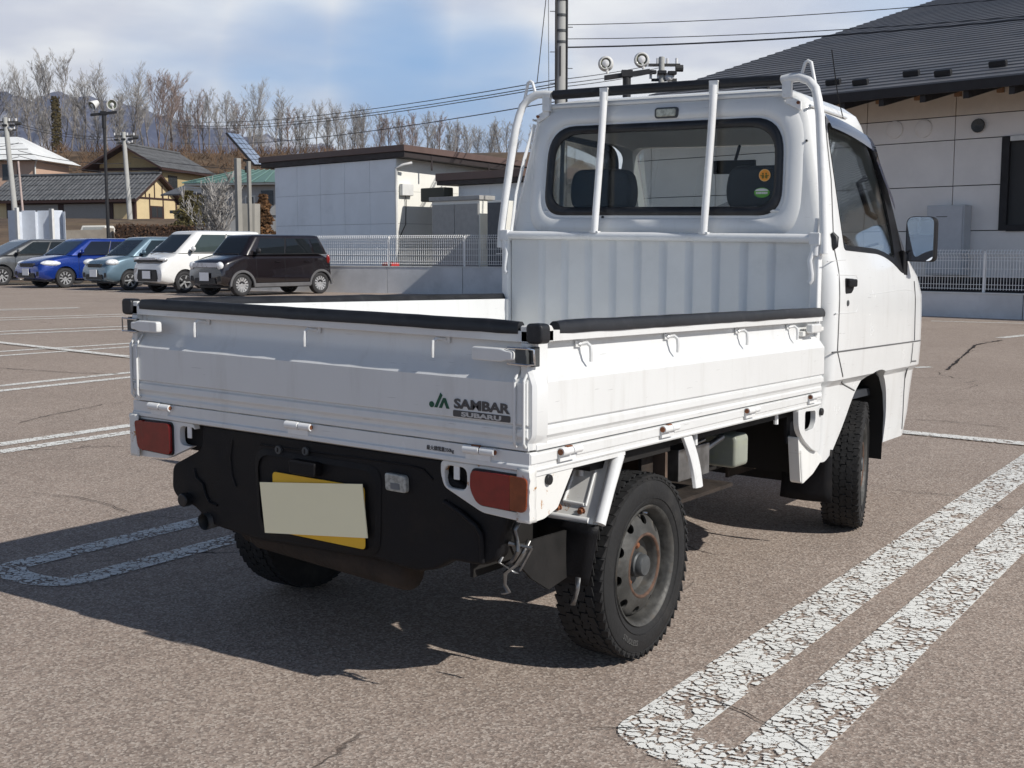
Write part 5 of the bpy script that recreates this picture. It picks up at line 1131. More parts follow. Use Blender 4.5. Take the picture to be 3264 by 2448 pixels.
# garage with two shutters
t = frame_thing('garage', 'long garage with grey tiled roof, two shutters and yellow timbered gable', 'building', 443, 105, 17, z=2.9)
W_, L_, zb, ze, zr = 6.4, 14.6, 0, 2.9, 5.0
MB().box(0, W_, 0, L_, 0, ze).build('wall', YELW, t)
MB().prism([(0, .0, ze), (W_, .0, ze), (W_/2, .0, zr-.25)], (0, L_, 0)).build('gable', YELW, t)
tileroof(t, L_, W_, ze+.15, zr, .75, TILE, .42)
for y0, y1 in ((2.6, 7.3), (7.9, 12.9)): MB().box(-.05, -.005, y0, y1, .25, 2.25).build('shutter', DOORG, t)
for y0, y1, z0_, z1_ in ((0, 13.4, 2.27, 2.88), (-.04, .22, 0, 2.27), (2.2, 2.58, 0, 2.27), (7.32, 7.88, 0, 2.27), (12.92, 13.4, 0, 2.27)): MB().box(-.08, -.004, y0, y1, z0_, z1_).build('timber', TIMB, t)
for x0, x1, z0_, z1_ in ((-.05, .16, 0, 2.9), (W_-.14, W_+.05, 0, 2.9), (2.1, 2.24, 0, 3.2), (4.2, 4.34, 0, 3.2), (.16, W_-.14, 2.72, 2.88), (.16, W_-.14, .0, .14), (2.24, 4.2, 1.0-.12, 1.0), (1.5, 1.62, 2.88, 3.6), (2.9, 3.02, 2.88, 4.3), (4.1, 4.22, 2.88, 4.0), (5.1, 5.2, 2.88, 3.5)): MB().box(x0, x1, -.05, -.004, z0_, z1_).build('timber', TIMB, t)
w = MB().box(2.3, 4.15, -.06, -.005, 1.05, 2.15).build('window', TIMB, t)
for x0 in (2.4, 3.28): MB().box(x0, x0+.76, -.075, -.061, 1.15, 2.05).build('pane', DARKW, w)
# tan two-storey house
t = frame_thing('tan_house', 'tan two-storey house with long grey tiled roof above the garage', 'house', 548, 122, 13, z=4.2)
t.location = t.location
v1 = FG*cos(radians(80))-R_*sin(radians(80))
t.rotation_euler.z = atan2(-v1.y, -v1.x)          # local X runs to the right along the gable front, Y away
t.location = gnd(301, 124)+Vector((0, 0, 4.2)); W_, L_ = 8.2, 11.5; ze, zr = 5.2, 7.6
MB().box(.9, W_-.6, .6, L_, 0, ze).build('wall', TANW, t)
MB().prism([(.9, .6, ze), (W_-.6, .6, ze), (W_-.6, .6, ze+.4), (W_/2, .6, zr-.2), (.9, .6, ze+.4)], (0, L_-.6, 0)).build('gable', TANW, t)
tileroof(t, L_, W_, ze+.15, zr, .3, TILE, .5, og=.9)
for x0, x1, z0_, z1_ in ((.9, W_-.6, 5.0, 5.3), (.8, 1.05, 0, 5.0), (W_-.75, W_-.5, 0, 5.0), (1.1, W_-.8, 2.6, 2.75)): MB().box(x0, x1, .52, .598, z0_, z1_).build('timber', TIMB, t)
w = MB().box(4.6, 6.3, .50, .595, 3.45, 4.35).build('window', TIMB, t)
for x0 in (4.7, 5.5): MB().box(x0, x0+.7, .48, .499, 3.55, 4.25).build('pane', mat('pale_glass', (.25, .26, .26), .2), w)
MB().box(W_-.59, W_-.50, .8, L_, 0, 5.0).build('side_wall', TANW, t)
MB().box(W_-.5, W_-.42, 2.0, 4.0, 3.0, 4.6).build('side_window', DARKW, t)
MB().prism([(1.3, -.6, 2.9), (3.4, -.6, 3.9), (5.5, -.6, 2.9)], (0, 2.5, 0)).build('porch_roof', TIMB, t)
MB().lathe([(.45, -.04), (.45, .0), (.0005, .12)], 20, Matrix.Translation((W_+.35, .4, 2.3)) @ Matrix.Rotation(radians(75), 4, 'Z')).build('satellite_dish', WHW, t, sm=40)
# lower yellow wing between garage and green-roofed house
t = frame_thing('yellow_wing', 'low yellow wing with grey roof strip behind the garage gable', 'building', 680, 96, 35, z=3.0)
MB().box(0, 3, 0, 4.4, -.6, 1.1).build('wall', YELW, t); MB().box(-.3, 3.2, -.2, 4.6, 1.102, 1.35).build('roof', TILE, t, bev=.03)
MB().box(.4, 3, .2, 4.2, 1.352, 3.1).build('upper_wall', YELW, t); MB().prism([(-.9, -.5, 2.5), (-.9, -.5, 2.62), (2.2, -.5, 3.7), (2.2, -.5, 3.58)], (0, 5.4, 0)).build('upper_roof', TILE, t)
# green-roofed house
t = frame_thing('green_roofed_house', 'grey-white house with low green roof left of the warehouse', 'house', 905, 74, 62, z=1.4)
v1 = FG*cos(radians(76))-R_*sin(radians(76)); t.rotation_euler.z = atan2(-v1.y, -v1.x); t.location = gnd(640, 76)+Vector((0, 0, 1.0))
MB().box(.3, 6.2, 0, 5, 0, 4.1).build('wall', mat('grey_plaster', (.40, .40, .39), .85, var=.06), t); MB().box(.2, 6.3, -.04, -.004, 0, 1.3).build('base_wall', WHW, t)
MB().prism([(-.5, -.7, 4.13), (6.8, -.7, 4.13), (6.8, -.7, 4.25), (-.5, -.7, 4.25)], (0, 6, 0)).build('eave_board', WHW, t)
g = MB(); g.loft([[(-.6, -.8, 4.26), (6.9, -.8, 4.26), (6.9, 5.6, 4.26), (-.6, 5.6, 4.26)], [(2.2, 2.0, 5.2), (5.2, 2.0, 5.2), (5.2, 3.0, 5.2), (2.2, 3.0, 5.2)]]); g.build('roof', GRNR, t)
for k in range(9): 
    u = k/8; MB().tube([(-.6+7.5*u, -.8, 4.30), (2.2+3.0*u, 2.0, 5.23)], .04, 4).build('roof_batten', GRNR, t)
w = MB().box(3.3, 4.0, -.06, -.005, 2.55, 3.5).build('window', WHW, t); MB().box(3.42, 3.88, -.075, -.061, 2.65, 3.4).build('pane', DARKW, w)
MB().box(4.4, 5.2, -.06, -.005, 2.9, 3.8).build('dark_window', DARKW, t); MB().tube([(0.3, -.03, 2.25), (6.2, -.03, 2.25)], .03, 4).build('belt_line', JOINT, t)
# white-roofed house at the left edge
t = frame_thing('white_roofed_house', 'salmon house with snow-white roof at the left edge', 'house', 150, 118, 70, z=3.8)
v1 = FG*cos(radians(84))-R_*sin(radians(84)); t.rotation_euler.z = atan2(-v1.y, -v1.x); t.location = gnd(-120, 118)+Vector((0, 0, 3.6))
MB().box(0, 8.2, 0, 7, 0, 6.1).build('wall', SALM, t)
g = MB(); g.loft([[(-.8, -1, 6.15), (9.1, -1, 6.15), (9.1, 8, 6.15), (-.8, 8, 6.15)], [(1.5, 3.0, 8.7), (4.9, 3.0, 8.7), (4.9, 4.2, 8.7), (1.5, 4.2, 8.7)]]); g.build('roof', SNOWR, t)
for z, a in ((6.72, .22), (7.3, .45), (7.9, .7)): MB().tube([(-.8+2.3*a, -1+4*a-.03, z), (9.1-4.2*a, -1+4*a-.03, z)], .035, 4).build('snow_rail', JOINT, t)
MB().box(4.9, 6.0, -.05, -.004, 4.3, 5.8).build('window', DARKW, t); MB().box(6.4, 6.6, -.05, -.004, 4.3, 5.8).build('shutter', TIMB, t)
MB().tube([(8.9, -.9, 6.1), (8.3, -.1, 5.7), (8.25, -.08, 4)], .07, 6).build('gutter', WHW, t)
# white folding partition by the lot
t = thing('site_partition', 'white folded steel partition standing behind the silver car', 'partition', gnd(40, 47), 0)
pts = [(40, 47), (66, 46.7), (84, 47), (126, 46.85), (134, 47.05), (174, 46.9), (186, 46.6), (212, 46.9), (220, 46.6)]
b = gnd(40, 47)
for i, ((p0, d0), (p1, d1)) in enumerate(zip(pts, pts[1:])):
    a_ = gnd(p0, d0)-b; c_ = gnd(p1, d1)-b; top = hz(676 if i % 2 else 672, 46.5)
    MB().prism([(a_.x, a_.y, 0), (c_.x, c_.y, 0), (c_.x, c_.y, top), (a_.x, a_.y, top)], tuple(FG*.05)).build('steel_sheet', mat('pale_blue_white_steel', (.60, .64, .70), .5, var=.04) if i == 0 else bpy.data.materials['pale_blue_white_steel'], t)
for px, d, w_ in ((69, 45.9, .16), (178, 45.7, .20)): a_ = gnd(px, d)-b; MB().box(a_.x-w_/2, a_.x+w_/2, a_.y-.05, a_.y+.05, 0, hz(664 if px < 100 else 668, d)).build('post', CAPM, t, bev=.01)
# retaining wall, planter wall and hedge
t = thing('tan_wall', 'low tan stone wall between the partition and the lamp post', 'wall', gnd(222, 52), 0); a_ = gnd(222, 52); 
MB().prism([tuple(gnd(px, 52)-a_+Vector((0, 0, z))) for px, z in ((222, 0), (366, 0), (366, hz(728, 52)), (336, hz(728, 52)), (336, hz(733, 52)), (222, hz(735, 52)))], tuple(FG*.3)).build('wall_body', mat('tan_stone', (.34, .30, .25), .9, var=.15, vs=2, bump=.3), t)
t = thing('white_van', 'top of a white vehicle parked in front of the garage shutter', 'van', gnd(310, 78)+Vector((0, 0, 1.7)), 0); a_ = gnd(310, 78)
MB().prism([tuple(gnd(px, 78)-a_+Vector((0, 0, z))) for px, z in ((266, 0), (352, 0), (350, .85), (346, 1.02), (272, 1.0), (266, .7))], tuple(FG*1.7)).build('body', WHW, t, bev=.06)
MB().prism([tuple(gnd(px, 77.97)-a_+Vector((0, 0, z))) for px, z in ((275, .55), (345, .57), (343, .92), (277, .9))], tuple(FG*.02)).build('window', CLEARL, t)
g = MB(); rr = random.Random(31)
for i in range(5200):
    u = rr.random(); px = 378+u*(700-378); d = 52+rr.uniform(-.35, .35); c = gnd(px, d); c.z = rr.uniform(.9, hz(717+u*8, 52)+rr.uniform(-.05, .06)); s_ = rr.uniform(.03, .075)
    uu = Vector((rr.gauss(0, 1), rr.gauss(0, 1), rr.gauss(0, 1))).normalized()*s_; w_ = uu.orthogonal().normalized()*s_*.6; g.add([c-uu, c+w_, c+uu, c-w_], [(0, 1, 2, 3)])
HED = mat('brown_winter_hedge', (.105, .058, .034), .9, var=.6, vs=6)
hd = thing('hedge', 'long clipped brown winter hedge behind the parked cars', 'hedge', gnd(540, 52))
g.v = [tuple(Vector(v)-gnd(540, 52)) for v in g.v]; g.build('foliage', HED, hd, sm=0, kind='stuff')
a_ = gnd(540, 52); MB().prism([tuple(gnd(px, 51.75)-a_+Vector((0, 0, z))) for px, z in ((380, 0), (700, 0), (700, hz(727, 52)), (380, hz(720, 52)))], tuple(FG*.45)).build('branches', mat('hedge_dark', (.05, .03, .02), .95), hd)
# planting between hedge and warehouse
def clump(name, label, px, d, z0, z1, w, m, n, seed, tiers=0, cat='tree'):
    rr = random.Random(seed); b = gnd(px, d)+Vector((0, 0, z0)); t = thing(name, label, cat, b); g = MB(); H = z1-z0
    for i in range(n):
        u = rr.random(); z = H*(.12+.88*u); r = w*(1-.75*u)*(1+.25*sin(z*tiers*6.28/H) if tiers else 1)*sqrt(rr.random()); az = rr.uniform(0, 6.28); c = Vector((cos(az)*r, sin(az)*r, z)); s_ = rr.uniform(.04, .10)
        uu = Vector((rr.gauss(0, 1), rr.gauss(0, 1), rr.gauss(0, .5))).normalized()*s_; w_ = uu.orthogonal().normalized()*s_*.7; g.add([c-uu, c+w_, c+uu, c-w_], [(0, 1, 2, 3)])
    g.build('crown', m, t, sm=0); MB().tube([(0, 0, 0), (0, 0, H*.8)], [.09, .02], 6).build('trunk', BARKS[0], t)
BRC = mat('brown_conifer', (.155, .082, .038), .9, var=.5, vs=3); GRC = mat('olive_pine', (.10, .085, .032), .9, var=.5, vs=2)
clump('conifer', 'layered rust-brown conifer left of the warehouse wall', 848, 47, 0, hz(624, 47), .62, BRC, 3200, 3, 6)
clump('pine', 'clipped olive pine behind the garage gable', 612, 66, 1.6, hz(612, 66), 1.1, GRC, 2600, 4, 4); clump('pine', 'wide olive pine in front of the yellow wing', 650, 68, 1.6, hz(628, 68), 1.5, GRC, 2600, 5, 3)
b = gnd(697, 50); t = thing('bare_shrub', 'bare branching shrub beside the solar panel columns', 'shrub', b); A_, B_ = gen_tree(77, H=3.3, spread=1.5, dens=.9, low=.05)
A_.v = [(v[0], v[1], v[2]) for v in A_.v]; A_.build('trunk', BARKS[0], t, sm=0); 
MB().add(B_.v, B_.f).build('crown', TW[0], t, sm=0)
# solar panel on concrete columns
CC = mat('weathered_concrete', (.30, .29, .265), .85, var=.12, vs=2)
t = frame_thing('solar_monument', 'tilted solar panel carried by two tall concrete columns', 'monument', 776, 45, 43.3)
b = gnd(776, 45)
def cq(px, d): return gnd(px, d)
for p0, p1, y in ((758, 781, 511), (797, 812, 520)):
    a_ = gnd(p0, 45); c_ = gnd(p1, 45); M_ = t.matrix_world.inverted() if False else None
    ctr = (a_+c_)/2-b; wdt = (c_-a_).length
    lx = ctr.dot(Vector((cos(t.rotation_euler.z), sin(t.rotation_euler.z), 0))); ly = ctr.dot(Vector((-sin(t.rotation_euler.z), cos(t.rotation_euler.z), 0)))
    MB().box(lx-wdt*.36, lx+wdt*.36, ly-wdt*.36, ly+wdt*.36, 0, hz(y, 45)).build('column', CC, t, bev=.015)
def tl(px, py, d):
    w_ = at(px, py, d)-b; a = t.rotation_euler.z; return Vector((w_.x*cos(a)+w_.y*sin(a), -w_.x*sin(a)+w_.y*cos(a), w_.z))
MB().prism([tl(770, 649, 45), tl(812, 649, 45), tl(812, 760, 45), tl(770, 760, 45)], (.25, .0, 0)).build('lower_slab', CC, t, bev=.01)
MB().tube([tl(782, 540, 45), tl(798, 540, 45)], .12, 8).tube([tl(775, 510, 45), tl(800, 515, 45)], .06, 6).build('mounting', STEEL, t)
q = [tl(722, 422, 44.4), tl(812, 525, 44.4), tl(851, 526, 46.0), tl(764, 428, 46.0)]
nn = (q[1]-q[0]).cross(q[3]-q[0]).normalized()
MB().prism(q, tuple(nn*-.07)).build('panel_frame', FASC, t)
pf = MB(); 
for i in range(3):
    for j in range(6):
        u0, u1, v0, v1_ = i/3+.02, (i+1)/3-.02, j/6+.01, (j+1)/6-.01
        f = lambda u, v: (q[0].lerp(q[3], u)).lerp(q[1].lerp(q[2], u), v)+nn*.012
        o = MB().add([f(u0, v0), f(u1, v0), f(u1, v1_), f(u0, v1_)], [(0, 1, 2, 3)]).build('solar_cell', mat('solar_cell_glass', (.20, .25, .36), .12, .3, coat=1) if not (i or j) else bpy.data.materials['solar_cell_glass'], t, sm=0)
# ================================================================== PARKED CARS
HD = (R_*-.66+FG*-.75).normalized()
CAR_RZ = atan2(HD.y, HD.x)-pi/2             # car local +Y is its nose, +X its right side
CG = glassmat('car_glass', (.42, .50, .50), 1.0, body=(.02, .025, .03), bodyamt=.55)
SILW = mat('bright_alloy', (.62, .63, .64), .3, .6, var=.1); CTY = mat('car_tyre', (.028, .028, .03), .75, var=.2); LAMPW = mat('clear_headlamp', (.80, .82, .84), .12, var=.2, vs=14, coat=1); WPL = mat('blank_white_plate', (.92, .92, .92), .6, var=.01)
TRIM = mat('black_car_trim', (.02, .02, .022), .5); GRT = mat('grey_arch_trim', (.11, .11, .115), .6); CHR = mat('brushed_grille', (.55, .56, .60), .3, .5)
def car_paint(name, col, metal=.0, rough=.28): return mat(name, col, rough, metal, var=.04, vs=2, coat=1)
WMESH = {}
def car_wheel(par, x, y, r, spokes, sgn, key):
    w = bpy.data.objects.new('wheel', None); COL.objects.link(w); w.parent = par; w.location = (x, y, r); w.rotation_euler = (0, 0, 0 if sgn > 0 else pi)
    if key in WMESH:
        for o in WMESH[key]: c = o.copy(); COL.objects.link(c); c.parent = w
        return
    L = []
    L.append(MB().lathe([(r*.66, .07), (r*.72, .085), (r*.88, .09), (r*.97, .075), (r, .05), (r, -.05), (r*.97, -.08), (r*.66, -.08)], 36).build('tyre', CTY, w, sm=40))
    rr_ = r*.66
    L.append(MB().lathe([(rr_, -.07), (rr_*.97, -.06), (rr_*.93, 0), (rr_*.93, .05), (rr_*.99, .078), (rr_*1.02, .07)], 36).build('rim', SILW, w, sm=40))
    L.append(MB().lathe([(rr_*.95, .0), (.0005, .0)], 20).build('brake_disc', TRIM, w))
    for k in range(spokes):
        a = 2*pi*k/spokes; u = Vector((0, cos(a), sin(a))); v = Vector((0, -sin(a), cos(a)))
        L.append(MB().loft([[Vector((.06, 0, 0))+u*.03+v*.016, Vector((.045, 0, 0))+u*.03+v*.02, Vector((.045, 0, 0))+u*.03-v*.02, Vector((.06, 0, 0))+u*.03-v*.016], [Vector((.072, 0, 0))+u*rr_*.95+v*.020, Vector((.05, 0, 0))+u*rr_*.95+v*.026, Vector((.05, 0, 0))+u*rr_*.95-v*.026, Vector((.072, 0, 0))+u*rr_*.95-v*.020]]).build('spoke', SILW, w, sm=0))
    L.append(MB().lathe([(.045, .05), (.04, .066), (.0005, .07)], 14).build('hub', SILW, w, sm=40)); WMESH[key] = L
def car(px, d, name, label, L, W_, H, wb, fo, P, col, arch=None, spokes=10, wr=.28, top=(1.2, .35), belt=.95, hood=(.62, .80, .92, .98), cow=.75, nose=.10, sq=.0, grille=None, lamp=None, mirrorc=None, roofc=None, wide=False):
    """P contact of the front left tyre in the photograph's column px"""
    left = Vector((HD.y*-1, HD.x, 0))            # car's left
    tyre = gnd(px, d); org = tyre-left*(W_/2-.09)+HD*fo    # origin: nose centre
    t = thing(name, label, 'car', org, CAR_RZ, 'cars parked in a row at the far side')
    w = W_/2
    # lower body, loft from nose to tail
    st = []
    for y in sorted({0, .03, .10, .22, .40, .62, cow, cow+.3, L*.5, L*.68, L-.55, L-.28, L-.10, L-.02, L}):
        u = y/cow
        if y <= cow:
            zt = hood[0]+(hood[1]-hood[0])*min(1, y/.10) if y < .10 else (hood[1]+(hood[2]-hood[1])*min(1, (y-.10)/.35) if y < .45 else hood[2]+(hood[3]-hood[2])*min(1, (y-.45)/max(.05, cow-.45)))
        else: zt = hood[3]+(belt-hood[3])*min(1, (y-cow)/1.2)
        if y > L-.28: zt -= (y-L+.28)*.35*(1 if y < L else 1.3)
        ww = w*(1-nose*max(0, 1-y/.45)**2-.03*(y > L-.12)-.05*(y >= L)); zb = .24+.06*max(0, 1-y/.2)+.06*(y > L-.3)
        st.append((y, zt, ww, zb))
    rings = []
    for y, zt, ww, zb in st:
        half = [(0, zb), (ww*.86, zb), (ww*.97, zb+.05), (ww*1.0, zb+.18), (ww*1.0, .52), (ww*.985, .62 if zt > .75 else zt-.12), (ww*.965, zt-.10), (ww*.93, zt-.035), (ww*.86, zt-.008), (ww*.55, zt+.012), (0, zt+.02)]
        rings.append([(x, -y, z) for x, z in half]+[(-x, -y, z) for x, z in half[-2:0:-1]])
    body = MB().loft(rings).build('body', col, t, sm=50)
    cs = []
    for ay in (fo, fo+wb):
        for s in (-1, 1): cs.append(MB().tube([(s*(w-.24), -ay, wr+.01), (s*(w+.2), -ay, wr+.01)], wr+.055, 28).build('c', TRIM))
    bm = bmesh.new()
    for o in cs: bm.from_mesh(o.data); 
    bm.to_mesh(cs[0].data); bm.free()
    for o in cs[1:]: me = o.data; bpy.data.objects.remove(o); bpy.data.meshes.remove(me)
    cc = cs[0]
    # combine transforms: cutter built in car space
    cc.parent = t; cut(body, [cc], 50)
    MB().box(-w*.85, w*.85, -(L-.3), -.25, .20, .32).build('underside', TRIM, t)
    for ay in (fo, fo+wb):
        MB().box(-w+.05, w-.05, -ay-wr-.02, -ay+wr+.02, .30, .60).build('wheel_well', TRIM, t)
        for s in (-1, 1): car_wheel(t, s*(w-.115), -ay, wr, spokes, s, (spokes, wr))
    if arch:
        for ay in (fo, fo+wb):
            for s in (-1, 1):
                g = MB(); n = 16; ri, ro = wr+.05, wr+.105
                g.loft([[(s*(w+.012), -ay+r*cos(pi*(.0+k/n)), wr+r*sin(pi*(.0+k/n))*1.02-.03) if True else 0 for r in (ri, ro)]+[(s*(w-.04), -ay+r*cos(pi*(k/n)), wr+r*sin(pi*(k/n))*1.02-.03) for r in (ro, ri)] for k in range(n+1)])
                g.build('arch_trim', arch, t, sm=40)
        for s in (-1, 1): MB().box(s*(w-.05), s*(w+.008), -(fo+wb-wr-.06), -(fo+wr+.06), .22, .315).build('sill_trim', arch, t, bev=.01)
    # cabin: solid with panes let in
    y0, y1 = cow-.03, L-.07-sq; ty0, ty1 = top[0], L-top[1]; bz0, bz1 = hood[3]-.01, belt; wt = w*.80; wb_ = w*.955; hz_ = H-.05
    def ring_(f):
        f_ = f; z = None
        a0 = y0+(ty0-y0)*f_; a1 = y1+(ty1-y1)*f_; wx_ = wb_+(wt-wb_)*f_**1.15
        return a0, a1, wx_
    rings = []
    for f in (0, .2, .4, .6, .8, .92, 1.0):
        a0, a1, wx_ = ring_(f); zf = bz0+(hz_-bz0)*f; zr = bz1+(hz_-bz1)*f; r = .16
        q = rpoly([(-wx_, -a0), (wx_, -a0), (wx_, -a1), (-wx_, -a1)], [.16, .16, .12, .12], 4)
        rings.append([(x+0, y, zf+(zr-zf)*((-y-a0)/(a1-a0))) for x, y in q])
    a0, a1, wx_ = ring_(1.0)
    for ins, dz in ((.05, .022), (.14, .036), (.30, .046)):
        q = rpoly([(-wx_+ins, -a0-ins), (wx_-ins, -a0-ins), (wx_-ins, -a1+ins), (-wx_+ins, -a1+ins)], [.16, .16, .12, .12], 4); rings.append([(x, y, hz_+dz) for x, y in q])
    cab_ = MB().loft(rings).build('cabin', roofc or col, t, sm=55)
    def sidept(s, fy, f, o=.008):
        a0, a1, wx_ = ring_(f); zf = bz0+(hz_-bz0)*f; zr = bz1+(hz_-bz1)*f; return (s*(wx_+o), -(a0+(a1-a0)*fy), zf+(zr-zf)*fy)
    for s in (-1, 1):
        for nm, fa, fb in (('side_window', .105, .45), ('side_window', .48, .80), ('quarter_window', .83, .94)):
            g = MB().grid([[sidept(s, fa+(fb-fa)*i/6+( .0 if nm != 'side_window' or fa > .2 else (1-f)*.03), f) for i in range(7)] for f in (.07, .3, .5, .7, .88)])
            o = g.build(nm, CG, t, sm=60)
        g = MB().tube([sidept(s, .10, .05, .010), sidept(s, .5, .04, .012), sidept(s, .96, .05, .010)], .010, 5); g.build('window_trim', TRIM, t, sm=50)
        g = MB().tube([sidept(s, .465, f, .009) for f in (.04, .5, .92)], .014, 4); g.build('door_pillar', TRIM, t)
        # doors: thin gaps and handles
        g = MB(); yd0 = -(y0+.12+.30); yd1 = -(y0+(y1-y0)*.465); yd2 = -(y0+(y1-y0)*.80)
        for yy in (-(fo+wr+.14), yd1, yd2): g.tube([(s*(w*1.001), yy, .34), (s*(w*1.001), yy, .55), (s*(w*.985), yy, .66), (s*(w*.966), yy, belt-.08)], .005, 4)
        g.build('door_gap', TRIM, t, sm=50)
        for yy in (yd1+.22, yd2+.20): MB().obox((s*(w*.985+.008), yy, belt-.17), (.014, 0, 0), (0, .075, 0), (0, 0, .014)).build('door_handle', col, t, bev=.008)
        mq = sidept(s, .13, .10); MB().sphere((s*(w+.10), mq[1]+.03, mq[2]+.06), .10, 14, 8, (.9, .55, .72)).build('door_mirror', mirrorc or col, t, sm=60)
        MB().obox((s*(w+.005), mq[1], mq[2]+.01), (.06, 0, 0), (0, .03, 0), (0, 0, .02)).build('mirror_foot', TRIM, t)
        # headlamps
        lx, ly, lz, lw, ll, lh = lamp or (.80, .12, .72, .13, .16, .075)
        MB().sphere((s*(w*lx-lw*.12), -ly-ll*.45, lz-lh*.15), 1, 16, 8, (lw, ll, lh)).build('headlamp', LAMPW, t, sm=60)
        MB().lathe([(.045, 0), (.05, .02), (.0005, .015)], 14, Matrix.Translation((s*w*.74, -.028, .42)) @ Matrix.Rotation(radians(90), 4, 'Z')).build('fog_lamp', LAMPW, t, sm=40)
    def facept(u, f, front=True, o=.009):
        a0, a1, wx_ = ring_(f); z = (bz0 if front else bz1); z = z+(hz_-z)*f; return (wx_*u, (-a0+o) if front else (-a1-o), z)
    MB().grid([[facept(u, f) for u in (-.80, -.4, 0, .4, .80)] for f in (.05, .3, .6, .90)]).build('windscreen', CG, t, sm=60)
    MB().grid([[facept(u, f, False) for u in (-.82, -.4, 0, .4, .82)] for f in (.08, .4, .88)]).build('rear_window', CG, t, sm=60)
    MB().tube([facept(-.7, .05, o=.02), facept(.1, .07, o=.03)], .012, 4).tube([facept(0, .05, o=.02), facept(.75, .07, o=.03)], .012, 4).build('wiper', TRIM, t, kind='stuff')
    MB().box(-.16, .16, -.002, .018, .0, .0).build if False else None
    MB().box(-w*.35-.22, -w*.35+.22, -.02, .03, .0, .0) if False else None
    # plate, intake, grille, shut lines
    g = MB().tube([(-w*.90, -.40, hood[2]-.05), (-w*.86, -.16, hood[1]-.02), (-w*.70, -.035, hood[0]+.07), (0, -.018, hood[0]+.055), (w*.70, -.035, hood[0]+.07), (w*.86, -.16, hood[1]-.02), (w*.90, -.40, hood[2]-.05)], .006, 4); g.build('bonnet_gap', TRIM, t)
    for s in (-1, 1): MB().prism([(s*x, .004, z) for x, z in rpoly([(w*.66, .36), (w*.86, .38), (w*.84, .50), (w*.70, .50)], .02)], (0, -.10, 0)).build('fog_surround', TRIM if not wide else col, t)
    if wide: MB().prism([(x, .020, z) for x, z in rpoly([(-w*.66, .36), (w*.66, .36), (w*.58, .62), (-w*.58, .62)], .04)], (0, -.10, 0)).build('upper_intake', TRIM, t); MB().prism([(x, .014, z) for x, z in rpoly([(-w*.86, .815), (w*.86, .815), (w*.80, .86), (-w*.80, .86)], .015)], (0, -.12, 0)).build('grille_lower_bar', TRIM, t)  # black trim bar under the bright grille
    MB().prism([(x, .022, z) for x, z in rpoly([(-w*.62, .31), (w*.62, .31), (w*.56, .45), (-w*.56, .45)], .03)], (0, -.10, 0)).build('lower_intake', TRIM, t)
    gx, gz0, gz1, gm = grille or (.5, .62, .70, TRIM)
    MB().prism([(x, .012, z) for x, z in rpoly([(-w*gx, gz0), (w*gx, gz0), (w*gx*1.03, gz1), (-w*gx*1.03, gz1)], .02)], (0, -.12, 0)).build('grille', gm, t, bev=.006)
    MB().box(-.19, .19, .034, .046, .38, .585).build('number_plate', WPL, t)['label'] = 'blank white plate'
    for s in (-1, 1): MB().sphere((s*w*.93, -(L-.08), belt-.12), 1, 10, 6, (.05, .06, .12)).build('tail_lamp', REDL, t)
    return t
car(11, 38.3, 'silver_car', 'grey-silver hatchback cut off by the left edge of the photo', 4.2, 1.745, 1.5, 2.6, .88, 0, car_paint('grey_silver_paint', (.12, .125, .13), .5), spokes=9, wr=.31, top=(1.95, .75), belt=1.02, hood=(.60, .72, .86, .98), cow=.95, lamp=(.78, .26, .72, .20, .26, .09), sq=.1)
car(212, 35.9, 'blue_car', 'bright blue hatchback with blank white plate second from the left', 3.85, 1.695, 1.5, 2.43, .80, 0, car_paint('bright_blue_paint', (.008, .035, .23), .25, .25), spokes=10, wr=.295, top=(1.62, .55), belt=1.00, hood=(.62, .76, .90, .98), cow=.92, lamp=(.86, .26, .75, .17, .34, .10), grille=(.46, .63, .74, TRIM), sq=.05)
car(417, 33.8, 'light_blue_car', 'pale grey-blue small hatchback between the bright blue and white cars', 3.5, 1.475, 1.52, 2.39, .70, 0, car_paint('pale_blue_paint', (.13, .20, .255), .3, .3), spokes=6, wr=.275, top=(1.35, .45), belt=.98, hood=(.62, .80, .92, .97), cow=.72, lamp=(.84, .13, .80, .15, .20, .10), grille=(.46, .65, .745, TRIM))
car(590, 31.7, 'white_car', 'tall white wagon with low front bumper next to the dark brown car', 3.395, 1.475, 1.66, 2.43, .68, 0, car_paint('white_pearl_paint', (.80, .80, .78), 0, .22), spokes=5, wr=.285, top=(1.15, .18), belt=1.06, hood=(.72, .90, 1.0, 1.06), cow=.50, lamp=(.80, .05, .905, .20, .13, .06), grille=(.52, .875, .935, CHR), wide=True)
car(771, 29.4, 'dark_brown_car', 'boxy dark brown car with grey wheel arch trim, nearest the warehouse fence', 3.395, 1.475, 1.53, 2.46, .58, 0, car_paint('dark_brown_paint', (.012, .009, .011), .1, .22), arch=GRT, spokes=14, wr=.280, top=(1.02, .28), belt=1.02, hood=(.70, .86, .97, 1.02), cow=.66, nose=.07, lamp=(.80, .00, .765, .105, .075, .10), grille=(.66, .71, .82, CHR), mirrorc=TRIM)

# ================================================================== POLES, LAMPS, WIRES
PC = mat('pole_concrete', (.42, .42, .40), .8, var=.08, vs=3, dirt=(.25, .25, .24), ds=3, da=.4); PBL = mat('black_pole', (.02, .02, .022), .5); INSU = mat('white_insulator', (.7, .7, .7), .3); WIRE = mat('black_wire', (.03, .03, .035), .6)
def pole(px, d, ytop, r0, r1, name, label, m, z0=0, lean=0):
    b = gnd(px, d); b.z = z0; t = thing(name, label, 'pole' if 'utility' in name else 'lamp post', b); H = hz(ytop, d)-z0
    MB().tube([(0, 0, 0), (R_.x*lean, R_.y*lean, H)], [r0, r1], 16).build('post', m, t, sm=60); return t, H, b
